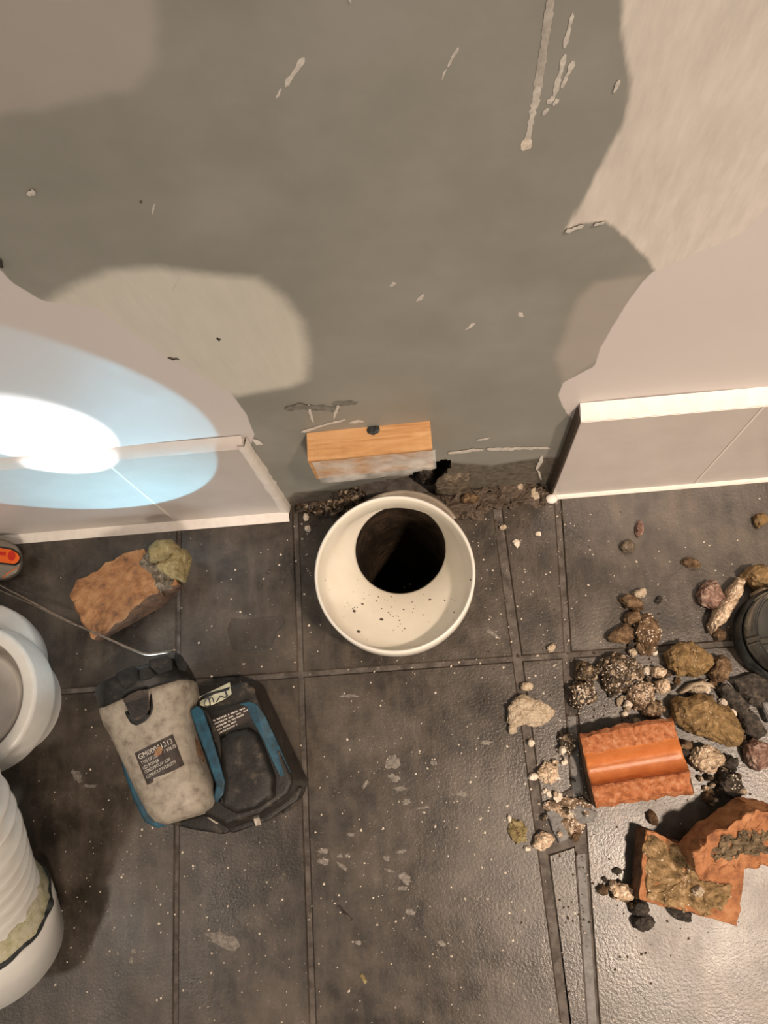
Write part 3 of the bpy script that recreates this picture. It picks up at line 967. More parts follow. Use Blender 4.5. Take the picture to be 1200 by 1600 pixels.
# ------------------------------------------------------------------ broken plaster and mud along the foot of the wall
def base_crust(name, label, px_pts, h, mat, seed, amp=0.14):
    return rubble(name, label, 'rubble', px_pts, h, mat, 0.0, FLAT, amp, 1.6, seed, 60)


base_crust('plaster_rubble', 'dark broken plaster crust between left skirting and cream socket', [(462, 800), (470, 772), (500, 765), (545, 762), (572, 770), (548, 792), (520, 806), (490, 800)], 0.010, 'gravel_dark', 2, 0.2)
base_crust('plaster_rubble', 'brown muddy crust along wall foot between cream socket and right skirting', [(700, 806), (690, 778), (720, 764), (790, 760), (850, 752), (866, 768), (850, 786), (800, 790), (770, 800), (735, 814)], 0.0045, 'dirt', 4, 0.2)
rubble('mortar_fillet', 'smooth olive grey mortar smear on wall foot right of the timber batten', 'mortar',
       [(680, 766), (700, 745), (705, 728), (730, 722), (770, 728), (772, 740), (740, 752), (715, 768)], 0.05, 'mortar_grey', 0.0, FLAT, 0.05, 1.0, 6, 50, smooth=True)
for i, (x, y, r1, r2, hh, mt, lab) in enumerate([
        (520, 775, 12, 9, 0.018, 'dark_stone', 'dark lump stuck in the plaster break left of the cream socket'),
        (667, 742, 16, 11, 0.034, 'dark_stone', 'black crumpled lump wedged under the right end of the batten'),
        (735, 780, 14, 8, 0.016, 'brown_stone', 'brown crumb of plaster on the mud right of the socket'),
        (478, 808, 4, 6, 0.006, 'crumb', 'small white chip beside the left skirting end'),
        (481, 826, 6, 5, 0.004, 'crumb', 'flat white chip on the floor below the left skirting end'),
        (812, 762, 6, 5, 0.008, 'mortar_pale', 'small pale chip at the wall foot near the right skirting'),
        (838, 772, 11, 8, 0.008, 'mortar_pale', 'pale crumbly chip beside the right skirting corner'),
        (752, 794, 7, 5, 0.006, 'brown_stone', 'small tan chip just right of the cream socket')]):
    rubble('plaster_chip', lab, 'rubble', ell(x, y, r1, r2, 0, 10, i + 40), hh, mt, 0, DOME, 0.2, 1, i + 50, 20)

# ------------------------------------------------------------------ torch
def slab_geo(top, z1, bot, z0, mid=None):
    n = len(top)
    V = []
    for (x, y), z in zip(bot, z0 if isinstance(z0, (list, tuple)) else [z0] * n): V.append(FL(x, y, z))
    for (x, y), z in zip(top, z1 if isinstance(z1, (list, tuple)) else [z1] * n): V.append(FL(x, y, z))
    F = [tuple(range(n))[::-1], tuple(range(n, 2 * n))]
    for i in range(n):
        j = (i + 1) % n
        F.append((i, j, n + j, n + i))
    return V, F


def slab_part(name, top, z1, bot, z0, mat, parent, bev=0.002, seg=3, smooth=True):
    v, f = slab_geo(top, z1, bot or top, z0)
    o = mesh_obj(name, v, f, M[mat], parent)
    if bev: bevel_obj(o, bev, seg)
    if smooth:
        for p in o.data.polygons: p.use_smooth = True
        o.data.set_sharp_from_angle(angle=math.radians(40)) if hasattr(o.data, 'set_sharp_from_angle') else None
    return o


tb = FL(320, 1180, 0)
torch = thing('work_torch', 'dirty grey and blue cordless torch lying lit on the tiles, battery on its right', 'torch', (tb.x, tb.y, 0))
bat = slab_part('battery_pack', [(306, 1096), (318, 1085), (384, 1064), (396, 1072), (458, 1220), (450, 1240), (405, 1272), (352, 1288), (318, 1270)], 0.058,
                [(322, 1098), (332, 1084), (400, 1062), (412, 1070), (484, 1222), (474, 1246), (425, 1280), (366, 1303), (332, 1282)], 0.0015, 'dirty_black', torch, 0.004, 4)
bb = bvh_of(bat)


def plate(name, pxs, bvh, off0, off1, mat, parent, bev=0.0):
    """raised plate following a surface"""
    n = len(pxs)
    a = [drape(x, y, bvh, off1) for x, y in pxs]
    c = [drape(x, y, bvh, off0) for x, y in pxs]
    F = [tuple(range(n))] + [(i, n + i, n + (i + 1) % n, (i + 1) % n) for i in range(n)] + [tuple(range(n, 2 * n))[::-1]]
    o = mesh_obj(name, a + c, F, M[mat], parent)
    if bev: bevel_obj(o, bev, 2)
    return o


def sheet(name, quad, bvh, off, mat, parent, n=10):
    """thin sheet laid over a surface; quad = four pixel corners, tl tr br bl"""
    V, F = [], []
    for j in range(n + 1):
        for i in range(n + 1):
            s, t = i / n, j / n
            x = (quad[0][0] * (1 - s) + quad[1][0] * s) * (1 - t) + (quad[3][0] * (1 - s) + quad[2][0] * s) * t
            y = (quad[0][1] * (1 - s) + quad[1][1] * s) * (1 - t) + (quad[3][1] * (1 - s) + quad[2][1] * s) * t
            V.append(drape(x, y, bvh, off))
    for j in range(n):
        for i in range(n):
            q = j * (n + 1) + i
            F.append((q, q + 1, q + n + 2, q + n + 1))
    return mesh_obj(name, V, F, M[mat], parent, smooth=True)


# battery face details
plate('battery_edge_pad', [(312, 1094), (322, 1084), (386, 1064), (400, 1070), (404, 1090), (384, 1094), (350, 1108), (326, 1118)], bb, -0.001, 0.0015, 'black_plastic', bat, 0.0005)
bb2 = bb
sk_ = plate('name_sticker', [(311, 1089), (359, 1066), (362, 1084), (352, 1092), (324, 1105), (313, 1102)], bb, -0.001, 0.0040, 'sticker', bat)
def ink(pts, width, quad_off=0.0046):
    V, F = [], []
    for i, (x, y) in enumerate(pts):
        a = pts[max(i - 1, 0)]; c = pts[min(i + 1, len(pts) - 1)]
        dx, dy = c[0] - a[0], c[1] - a[1]
        L = math.hypot(dx, dy) or 1
        V += [drape(x - dy / L * width, y + dx / L * width, bb, quad_off), drape(x + dy / L * width, y - dx / L * width, bb, quad_off)]
    for i in range(len(pts) - 1):
        F.append((2 * i, 2 * i + 1, 2 * i + 3, 2 * i + 2))
    mesh_obj('ink_stroke', V, F, M['ink'], bat)
S_ = 90 / 1200
def z8(l): return [(310 + x * S_, 1065 + y * S_) for x, y in l]
ink(z8([(550, 160), (575, 240), (600, 300)]), 1.3)
ink(z8([(600, 300), (560, 335), (520, 325), (460, 295)]), 0.9)
ink(z8([(460, 295), (420, 360), (370, 430)]), 0.9)
ink(z8([(150, 285), (210, 340), (235, 420), (250, 500)]), 1.0)
ink(z8([(190, 340), (140, 400), (120, 480), (140, 510), (200, 515), (250, 495)]), 0.7)
ink(z8([(235, 370), (260, 320), (300, 350), (325, 450)]), 0.9)
lab2 = sheet('rating_label', [(328, 1125), (386, 1102), (394, 1124), (342, 1150)], bb, 0.0012, 'label_dark', bat, 6)
# worn, unreadable rows of print
def row_blocks(quad, rows, parent, bvh, off, seed):
    r = random.Random(seed)
    V, F = [], []
    def P(s, t):
        x = (quad[0][0] * (1 - s) + quad[1][0] * s) * (1 - t) + (quad[3][0] * (1 - s) + quad[2][0] * s) * t
        y = (quad[0][1] * (1 - s) + quad[1][1] * s) * (1 - t) + (quad[3][1] * (1 - s) + quad[2][1] * s) * t
        return drape(x, y, bvh, off)
    for k, (s0, s1) in enumerate(rows):
        t0 = (k + 0.25) / len(rows); t1 = (k + 0.75) / len(rows)
        s = s0
        while s < s1:
            L = r.uniform(0.025, 0.05)
            if r.random() > 0.14:
                b = len(V)
                V.extend([P(s, t0), P(s + L * 0.7, t0 + 0.01), P(s + L * 0.7, t1), P(s, t1)])
                F.append((b, b + 1, b + 2, b + 3))
            s += L
    o = mesh_obj('worn_print', V, F, M['print_white'], parent)
    o['kind'] = 'stuff'
row_blocks([(329, 1125), (385, 1103), (392, 1123), (342, 1149)], [(0.05, 0.95), (0.03, 0.98), (0.03, 0.9), (0.02, 0.6), (0.02, 0.62)], lab2, bb, 0.0016, 3)
plate('blue_stripe', [(374, 1100), (390, 1096), (401, 1101), (414, 1118), (428, 1148), (455, 1208), (438, 1214), (424, 1186), (412, 1158), (402, 1138), (394, 1126), (386, 1104)], bb, -0.001, 0.0016, 'blue', bat, 0.0004)
O = [FL(x, y, 0.058) for x, y in [(344, 1154), (366, 1142), (390, 1136), (404, 1144), (416, 1172), (432, 1214), (432, 1244), (405, 1264), (372, 1272), (352, 1262), (346, 1215)]]
v, f, c = lump_geo(O, 0.055, 0.013, FLAT, 48, 0.02, 1.0, 3)
mesh_obj('battery_hump', v, f, M['dirty_black'], bat, smooth=True)
slab_part('base_flange', [(352, 1290), (405, 1272), (450, 1242), (462, 1225), (474, 1230), (466, 1250), (420, 1282), (362, 1302)], 0.030, None, 0.002, 'dirty_black', bat, 0.002)
slab_part('metal_contact', [(394, 1276), (404, 1272), (409, 1288), (399, 1292)], 0.040, None, 0.02, 'steel', bat, 0.0008)
slab_part('foot_pad', [(440, 1262), (452, 1256), (454, 1264), (442, 1272)], 0.012, None, 0.001, 'black_plastic', bat, 0.001)
# yoke arms
yk = slab_part('yoke_arm', [(297, 1110), (308, 1102), (318, 1110), (328, 1140), (342, 1185), (352, 1222), (350, 1240), (338, 1256), (334, 1246), (338, 1226), (322, 1180), (306, 1138)], 0.074,
               None, 0.012, 'blue', torch, 0.0015)
slab_part('yoke_arm', [(184, 1166), (192, 1163), (202, 1192), (216, 1230), (230, 1262), (246, 1280), (262, 1290), (246, 1294), (226, 1284), (210, 1252), (194, 1208)], 0.046, None, 0.004, 'blue', torch, 0.0015)
slab_part('yoke_web', [(310, 1103), (326, 1112), (344, 1150), (352, 1190), (366, 1240), (352, 1262), (342, 1254), (352, 1226), (342, 1188), (328, 1140)], 0.066, None, 0.004, 'dirty_black', torch, 0.002)
slab_part('yoke_foot', [(260, 1286), (318, 1270), (350, 1262), (372, 1272), (372, 1292), (352, 1304), (300, 1296)], 0.026, None, 0.002, 'dirty_black', torch, 0.003)
slab_part('metal_clip', [(322, 1277), (326, 1276), (342, 1286), (338, 1288)], 0.031, None, 0.024, 'steel', torch, 0.0005)

# head: lofted shell, sections run across the torch
def head_loft(stations, n=40, p=2.7):
    V, F = [], []
    for (l, r, zc, hh, dz) in stations:
        a, b_ = FL(l[0], l[1], zc), FL(r[0], r[1], zc)
        c = (a + b_) / 2; u = (b_ - a) / 2
        for k in range(n):
            t = 2 * math.pi * k / n
            ct, st = math.cos(t), math.sin(t)
            x = math.copysign(abs(ct) ** (2 / p), ct); y = math.copysign(abs(st) ** (2 / p), st)
            w_ = c + u * x + Vector((0, 0, hh)) * y
            V.append(w_)
    m_ = len(stations)
    for i in range(m_ - 1):
        for k in range(n):
            j = (k + 1) % n
            F.append((i * n + k, i * n + j, (i + 1) * n + j, (i + 1) * n + k))
    F.append(tuple(range(n))[::-1]); F.append(tuple(range((m_ - 1) * n, m_ * n)))
    return V, F


st = [((163, 1112), (301, 1059), 0.063, 0.034, 0), ((165, 1120), (304, 1070), 0.0625, 0.034, 0), ((170, 1134), (307, 1088), 0.062, 0.0338, 0), ((181, 1152), (303, 1114), 0.0605, 0.033, 0), ((193, 1178), (308, 1146), 0.059, 0.0325, 0),
      ((205, 1202), (317, 1174), 0.058, 0.0325, 0), ((217, 1228), (327, 1202), 0.057, 0.0325, 0), ((229, 1252), (337, 1228), 0.056, 0.032, 0), ((238, 1270), (340, 1246), 0.0555, 0.030, 0), ((248, 1282), (334, 1260), 0.055, 0.026, 0), ((262, 1288), (318, 1272), 0.055, 0.016, 0)]
v, f = head_loft(st)
shell = mesh_obj('head_shell', v, f, M['shell'], torch, smooth=True)
bs = bvh_of(shell)
st = [((157, 1080), (284, 1030), 0.066, 0.034, 0), ((156, 1084), (287, 1032), 0.066, 0.0365, 0), ((158, 1094), (294, 1044), 0.065, 0.037, 0), ((161, 1110), (302, 1058), 0.064, 0.037, 0), ((163, 1116), (303, 1063), 0.0635, 0.0355, 0)]
v, f = head_loft(st, p=2.3)
bez = mesh_obj('bezel', v, f, M['black_plastic'], torch, smooth=True)
bz = bvh_of(bez)
# castellated teeth of the bezel, hexagonal blocks
for pts, zt_ in (([(180, 1053), (208, 1039), (216, 1046), (214, 1064), (198, 1077), (190, 1074)], 0.104),
                 ([(232, 1031), (259, 1023), (269, 1031), (270, 1046), (248, 1054), (234, 1042)], 0.106),
                 ([(274, 1019), (284, 1024), (294, 1042), (290, 1050), (278, 1046), (272, 1030)], 0.094),
                 ([(157, 1072), (170, 1064), (180, 1060), (184, 1080), (176, 1094), (160, 1096)], 0.090),
                 ([(216, 1046), (232, 1042), (246, 1055), (232, 1062), (217, 1064)], 0.102)):
    slab_part('bezel_tooth', pts, zt_, None, zt_ - 0.022, 'black_plastic', bez, 0.0006, 1, False)
# lens facing the wall
lens_dir = Vector((-0.12, 0.80, 0.30)).normalized()
lens_c = (FL(157, 1080, 0.066) + FL(284, 1030, 0.066)) / 2 + Vector((0, 0.0018, 0))
V = []
n = 40
ax = lens_dir.cross(Vector((0, 0, 1))).normalized(); up = ax.cross(lens_dir)
v0 = FL(157, 1080, 0.066); v1 = FL(284, 1030, 0.066); uu = (v1 - v0) / 2
V = [(v0 + v1) / 2 + uu * 0.78 * math.cos(2 * math.pi * k / n) + Vector((0, 0, 0.026)) * math.sin(2 * math.pi * k / n) + Vector((0, 0.0012, 0)) for k in range(n)]
mesh_obj('lens', V, [tuple(range(n))], M['lens'], bez)
# thumb tab with ridges
tab_px = [(184, 1090), (196, 1080), (215, 1072), (233, 1070), (237, 1085), (240, 1106), (236, 1118), (226, 1128), (213, 1134), (204, 1130), (197, 1118)]
tab = plate('thumb_tab', tab_px, bs, -0.002, 0.0068, 'black_plastic', torch, 0.0008)
inn = [(192, 1094), (200, 1086), (215, 1079), (230, 1077), (233, 1090), (234, 1106), (230, 1115), (222, 1122), (213, 1126), (207, 1123), (201, 1112)]
plate('tab_inset', inn, bs, 0.002, 0.0074, 'brown_tab', tab)
for k in range(7):
    t = k / 6
    x0_, y0_ = 196 + 12 * t, 1100 + 20 * t
    x1_, y1_ = 230 + 0 * t, 1090 + 24 * t
    plate('tab_ridge', [(x0_, y0_), (x1_, y1_), (x1_ + 0.6, y1_ + 1.8), (x0_ + 0.6, y0_ + 1.8)], bs, 0.006, 0.0086, 'black_plastic', tab)
# data label with print
LQ = [(210, 1177), (270, 1147), (288, 1195), (230, 1227)]
hl = sheet('data_label', LQ, bs, 0.0005, 'label_dark', torch, 14)


def lq(s, t):
    return ((LQ[0][0] * (1 - s) + LQ[1][0] * s) * (1 - t) + (LQ[3][0] * (1 - s) + LQ[2][0] * s) * t,
            (LQ[0][1] * (1 - s) + LQ[1][1] * s) * (1 - t) + (LQ[3][1] * (1 - s) + LQ[2][1] * s) * t)


def print_text(txt, s0, s1, tb_, th, parent):
    cu = bpy.data.curves.new('txt', 'FONT'); cu.body = txt; cu.size = 1.0; cu.resolution_u = 2
    ob = bpy.data.objects.new('txt', cu); COL.objects.link(ob)
    dg = bpy.context.evaluated_depsgraph_get(); dg.update()
    me = bpy.data.meshes.new_from_object(ob.evaluated_get(dg))
    bpy.data.objects.remove(ob, do_unlink=True)
    xs2 = [q.co.x for q in me.vertices]
    xa, xb = min(xs2), max(xs2)
    V = []
    for q in me.vertices:
        s = s0 + (q.co.x - xa) / (xb - xa) * (s1 - s0)
        t = tb_ - q.co.y / 0.72 * th
        px, py = lq(s, t)
        V.append(drape(px, py, bs, 0.0009))
    F = [tuple(p.vertices) for p in me.polygons]
    mesh_obj('printed_text', V, F, M['print_white'], parent)


print_text('GM00001213', 0.05, 0.93, 0.235, 0.16, hl)
print_text('TYPE OF LED', 0.06, 0.50, 0.40, 0.10, hl)
print_text('/ 97672', 0.66, 0.97, 0.40, 0.10, hl)
print_text('LED POWER', 0.06, 0.48, 0.55, 0.10, hl)
print_text('CONSUMPTION : 3.2W', 0.06, 0.74, 0.68, 0.10, hl)
print_text('LUMINOUS INTENSITY', 0.06, 0.84, 0.83, 0.10, hl)
plate('clay_smudge', [(243, 1172), (249, 1165), (254, 1170), (252, 1178), (245, 1182), (241, 1179)], bs, 0.0005, 0.0012, 'rust_clay', hl)
O = [(240, 1217), (262, 1209), (287, 1198), (289, 1202), (262, 1220), (240, 1230)]
plate('clay_smudge', [(240, 1216), (262, 1208), (276, 1202), (272, 1210), (240, 1226)], bs, 0.0005, 0.0010, 'shell', hl)
plate('clay_smudge', [(304, 1150), (311, 1160), (320, 1186), (318, 1192), (308, 1178)], bs, -0.0002, 0.0006, 'rust_clay', torch)


def beam(name, pos, target, power, color, cone, blend, rad):
    o = downlight(name, pos, target, power, color, rad, cone, blend)
    o.parent = torch
    o.location = Vector(pos) - torch.location
    return o


lp = Vector((-0.243, 0.092, 0.080))
beam('torch_spill', lp, lp + Vector((-0.153, 0.870, 0.469)), 1.1, (0.28, 0.74, 1.0), 76, 0.05, 0.0015)
beam('torch_core', lp, lp + Vector((-0.129, 0.732, 0.669)), 8, (0.90, 0.96, 1.0), 30, 0.45, 0.0015)

# ------------------------------------------------------------------ steel wire
def tube(path, r, n=8):
    V, F = [], []
    m_ = len(path)
    for i, p in enumerate(path):
        d = (path[min(i + 1, m_ - 1)] - path[max(i - 1, 0)]).normalized()
        a = d.cross(Vector((0, 0, 1)));  a = a.normalized() if a.length > 1e-6 else Vector((1, 0, 0))
        b_ = d.cross(a)
        for k in range(n):
            t = 2 * math.pi * k / n
            V.append(p + a * r * math.cos(t) + b_ * r * math.sin(t))
    for i in range(m_ - 1):
        for k in range(n):
            j = (k + 1) % n
            F.append((i * n + k, i * n + j, (i + 1) * n + j, (i + 1) * n + k))
    F.append(tuple(range(n))[::-1]); F.append(tuple(range((m_ - 1) * n, m_ * n)))
    return V, F


def smooth_path(pts, k=8):
    out = []
    P = [pts[0]] + pts + [pts[-1]]
    for i in range(1, len(P) - 2):
        for j in range(k):
            t = j / k
            p0, p1, p2, p3 = P[i - 1], P[i], P[i + 1], P[i + 2]
            out.append(0.5 * ((2 * p1) + (p2 - p0) * t + (2 * p0 - 5 * p1 + 4 * p2 - p3) * t * t + (3 * p1 - p0 - 3 * p2 + p3) * t ** 3))
    out.append(pts[-1])
    return out


wb = FL(100, 965, 0)
wire = thing('steel_wire', 'thin bent steel wire running past the brick piece to the torch head', 'wire', (wb.x, wb.y, 0))
pa_ = [FL(-60, 884, 0.004), FL(0, 914, 0.010), FL(60, 946, 0.022), FL(110, 972, 0.036), FL(160, 994, 0.052), FL(200, 1012, 0.066), FL(228, 1022, 0.076), FL(252, 1020, 0.082), FL(274, 1016, 0.086)]
v, f = tube(smooth_path(pa_), 0.0010); mesh_obj('wire_strand', v, f, M['steel'], wire, smooth=True)
pb_ = [FL(-60, 894, 0.003), FL(0, 922, 0.008), FL(50, 944, 0.018), FL(95, 966, 0.032), FL(120, 977, 0.040)]
v, f = tube(smooth_path(pb_), 0.0008); mesh_obj('wire_strand', v, f, M['steel'], wire, smooth=True)

# ------------------------------------------------------------------ brick piece, left
bt = [(109, 925), (117, 912), (149, 893), (187, 867), (213, 855), (226, 858), (234, 868), (256, 884), (280, 910), (262, 918), (243, 926), (213, 944), (195, 965), (168, 984), (145, 1000), (139, 989), (115, 944)]
bo = [(124, 928), (134, 914), (164, 896), (200, 872), (224, 862), (238, 866), (248, 876), (270, 892), (286, 916), (272, 932), (250, 950), (222, 966), (202, 978), (178, 990), (158, 1002), (150, 992), (130, 950)]
c0 = FL(200, 930, 0)
root = thing('brick_fragment', 'orange brick fragment with a yellowish mortar lump, below the left skirting', 'brick', (c0.x, c0.y, 0))


def rough_slab(top, z1, bot, z0, amp, seed, n=72):
    sub = max(3, n // len(top))
    def dense(P):
        out = []
        for i in range(len(P)):
            out += [P[i].lerp(P[(i + 1) % len(P)], k / sub) for k in range(sub)]
        return out
    T = dense([FL(x, y, z1) for x, y in top])
    B = dense([FL(x, y, z0) for x, y in bot])
    n = len(T)
    ct = sum(T, Vector()) / n
    V, F = [], []
    def dsp(p, k=1.0):
        q = p * 110 + Vector((seed, seed * 2.1, 0))
        return Vector((noise.fractal(q, 1, 2.1, 4), noise.fractal(q + Vector((5, 1, 8)), 1, 2.1, 4), noise.fractal(q + Vector((2, 9, 4)), 1, 2.1, 4) * 0.5)) * amp * k
    levels = []
    for t in (0, 0.25, 0.5, 0.75, 0.95): levels.append([b.lerp(a, t) for a, b in zip(T, B)])
    for s in (0.985, 0.93, 0.86, 0.78, 0.7, 0.6, 0.5, 0.4, 0.3, 0.2, 0.1): levels.append([ct + (p - ct) * s for p in T])
    for li, L in enumerate(levels):
        for p in L:
            d = dsp(p, 1 if li else 0.4)
            if li == 0: d.z = 0
            V.append(p + d)
    V.append(ct + dsp(ct))
    for i in range(len(levels) - 1):
        for k in range(n):
            j = (k + 1) % n
            F.append((i * n + k, i * n + j, (i + 1) * n + j, (i + 1) * n + k))
    e = (len(levels) - 1) * n
    for k in range(n): F.append((e + k, e + (k + 1) % n, e + n))
    F.append(tuple(range(n))[::-1])
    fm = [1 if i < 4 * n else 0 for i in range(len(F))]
    return V, F, fm


v, f, fm = rough_slab(bt, 0.040, bo, 0.0, 0.0026, 3, 120)
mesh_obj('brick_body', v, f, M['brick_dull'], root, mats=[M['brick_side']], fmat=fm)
v, f, c = lump_geo([FL(x, y, 0.042) for x, y in [(219, 884), (222, 864), (232, 862), (240, 880), (256, 892), (272, 900), (264, 916), (244, 924), (238, 902)]], 0.034, 0.009, FLAT, 40, 0.12, 1.6, 8)
mesh_obj('grey_mortar', v, f, M['mortar_grey'], root)
v, f, c = lump_geo([FL(x, y, 0.045) for x, y in [(240, 884), (262, 862), (278, 852), (288, 857), (292, 866), (287, 886), (282, 906), (266, 904), (250, 896)]], 0.025, 0.026, DOME, 44, 0.08, 1.2, 12)
mesh_obj('mortar_lump', v, f, M['mortar_olive'], root)
v, f, c = lump_geo([FL(x, y, 0.055) for x, y in [(230, 872), (231, 854), (244, 842), (266, 841), (275, 850), (272, 860), (252, 876), (238, 876)]], 0.036, 0.026, DOME, 44, 0.08, 1.2, 21)
mesh_obj('mortar_lump', v, f, M['mortar_olive'], root)

# ------------------------------------------------------------------ orange utility knife at the left edge
c0 = FL(-40, 875, 0)
root = thing('utility_knife', 'orange and khaki plastic tool handle poking in at the left edge by the skirting', 'tool', (c0.x, c0.y, 0))
kb = slab_part('handle', [(-120, 828), (-10, 839), (14, 845), (26, 853), (33, 866), (33, 882), (26, 895), (10, 904), (-120, 908)], 0.022,
               [(-120, 832), (-6, 843), (18, 848), (30, 856), (37, 868), (37, 884), (30, 898), (13, 908), (-120, 912)], 0.0015, 'knife_grey', root, 0.004, 4)
kbv = bvh_of(kb)
plate('grip_frame', [(-110, 846), (-5, 853), (20, 857), (30, 864), (33, 872), (31, 880), (24, 884), (-5, 881), (-110, 878)], kbv, -0.002, 0.0012, 'black_plastic', root, 0.0004)
plate('orange_inlay', [(-110, 850), (-5, 855), (18, 859), (28, 865), (31, 872), (28, 878), (22, 881), (-5, 878), (-110, 873)], kbv, -0.002, 0.0022, 'orange', root, 0.0005)
plate('inlay_slot', [(-80, 858), (9, 863), (9, 868), (-80, 864)], kbv, 0.001, 0.0025, 'orange_dark', root)
plate('lanyard_hole', [(12 + 6 + 6 * math.cos(a), 868.5 + 7.5 * math.sin(a)) for a in np.linspace(0, 6.28, 18, endpoint=False)], kbv, 0.001, 0.0026, 'orange_dark', root)
plate('orange_edge', [(8, 898), (22, 889), (30, 886), (27, 894), (14, 902), (4, 903)], kbv, -0.001, 0.0008, 'orange', root)

# ------------------------------------------------------------------ white round collar, left edge
wc = FL(-58, 1092, 0.080)
root = thing('round_pipe_collar', 'round white plastic pipe collar with recessed inner disc, cut by the left edge', 'pipe', (wc.x, wc.y, 0))
def wcz(z, dy=0.0, dx=0.0): return (wc.x + dx, wc.y + dy, z)
RO = 0.0610
v, f = ring_loft([(wcz(0.0), RO - 0.016), (wcz(0.030), RO - 0.014), (wcz(0.042), RO - 0.002), (wcz(0.046), RO), (wcz(0.050), RO), (wcz(0.076), RO - 0.0004), (wcz(0.0780), RO - 0.0008), (wcz(0.0796), RO - 0.0024), (wcz(0.0800), RO - 0.0036), (wcz(0.0800), RO - 0.0100), (wcz(0.0797), RO - 0.0108), (wcz(0.0788), RO - 0.0114), (wcz(0.0775), RO - 0.0116), (wcz(0.046), RO - 0.0130)], 80)
mesh_obj('collar_ring', v, f, M['white_plastic'], root, smooth=True)
v, f = ring_loft([(wcz(0.046), RO - 0.0135), (wcz(0.046), RO - 0.020), (wcz(0.060), RO - 0.0205), (wcz(0.063), RO - 0.0225), (wcz(0.063), RO - 0.0245), (wcz(0.061), RO - 0.0265), (wcz(0.060), 0.012), (wcz(0.059), 0.001)], 80)
mesh_obj('inner_disc', v, f, M['grey_plastic'], root, smooth=True)
fd = FL(-44, 1044, 0.03)
v, f = ring_loft([((fd.x, fd.y, 0.0), RO - 0.006), ((fd.x, fd.y, 0.012), RO - 0.003), ((fd.x, fd.y, 0.026), RO - 0.002), ((fd.x, fd.y, 0.030), RO - 0.004), ((fd.x, fd.y, 0.031), RO - 0.02)], 80)
mesh_obj('lower_flange', v, f, M['white_plastic'], root, smooth=True)

# ------------------------------------------------------------------ white corrugated connector, lower left
ec = FL(-40, 1462, 0.0)
root = thing('flexible_connector', 'white corrugated flexible pipe with a wide plain end resting on the tiles, lower left', 'pipe', (ec.x, ec.y, 0))
D0 = Vector((0.107, 0.686, 0.720))
A0 = Vector((-0.3735, -0.0841, 0.0772)) - D0 * 0.024
path = smooth_path([A0, A0 + D0 * 0.05, A0 + D0 * 0.10, A0 + D0 * 0.145 + Vector((-0.012, 0, -0.002)), A0 + D0 * 0.17 + Vector((-0.045, -0.006, -0.012)), A0 + D0 * 0.175 + Vector((-0.10, -0.02, -0.02)), A0 + D0 * 0.17 + Vector((-0.20, -0.03, -0.03))], 24)
# arc length resampling
acc = [0.0]
for i in range(1, len(path)): acc.append(acc[-1] + (path[i] - path[i - 1]).length)


def at_len(s):
    s = max(0, min(acc[-1] - 1e-6, s))
    i = 0
    while acc[i + 1] < s: i += 1
    t = (s - acc[i]) / (acc[i + 1] - acc[i])
    return path[i].lerp(path[i + 1], t), (path[i + 1] - path[i]).normalized()


def sweep(s_list, r_list, n=64):
    V, F = [], []
    ref = Vector((1, 0, 0))
    for s, r in zip(s_list, r_list):
        p, d = at_len(s)
        if s < 0: p = path[0] + (path[1] - path[0]).normalized() * s; d = (path[1] - path[0]).normalized()
        a = (ref - d * ref.dot(d)).normalized(); b_ = d.cross(a)
        ref = a
        for k in range(n):
            t = 2 * math.pi * k / n
            V.append(p + a * r * math.cos(t) + b_ * r * math.sin(t))
    for i in range(len(s_list) - 1):
        for k in range(n):
            j = (k + 1) % n
            F.append((i * n + k, i * n + j, (i + 1) * n + j, (i + 1) * n + k))
    return V, F


RT_ = 0.0490
ss, rr2 = [], []
s = 0.022
pitch = 0.0128
while s < acc[-1] - 0.001:
    for fr, k in ((0, 1.0), (0.07, 0.85), (0.14, 0.4), (0.20, 0.08), (0.32, 0.0), (0.55, 0.0), (0.80, 0.08), (0.86, 0.4), (0.93, 0.85)):
        ss.append(s + fr * pitch); rr2.append(RT_ - 0.0075 + 0.0075 * k)
    s += pitch
v, f = sweep(ss, rr2)
mesh_obj('corrugated_tube', v, f, M['white_plastic'], root, smooth=True)
v, f = sweep([-0.004, -0.036, -0.0362, 0.0, 0.004, 0.006, 0.0065], [0.0525, 0.0535, 0.0565, 0.0565, 0.0555, 0.0525, 0.045])
v = [Vector((q.x, q.y, max(q.z, 0.0005))) for q in v]
mesh_obj('plain_end', v, f, M['white_plastic'], root, smooth=True)
v, f = sweep([0.0035, 0.004, 0.0075, 0.012, 0.018, 0.0225, 0.023], [0.0500, 0.0530, 0.0545, 0.0515, 0.0500, 0.0485, 0.0445], 96)
v = [q + Vector((noise.noise(q * 140), noise.noise(q * 140 + Vector((4, 4, 4))), noise.noise(q * 140 + Vector((8, 1, 2))))) * 0.0018 for q in v]
mesh_obj('sealant_band', v, f, M['sealant'], root, smooth=True)
v, f = sweep([0.0052, 0.0056, 0.0084, 0.0088], [0.050, 0.0556, 0.0552, 0.050], 96)
v = [q + Vector((noise.noise(q * 90), noise.noise(q * 90 + Vector((4, 4, 4))), noise.noise(q * 90 + Vector((8, 1, 2))))) * 0.0022 for q in v]
mesh_obj('black_seal', v, f, M['black_gap'], root, smooth=True)

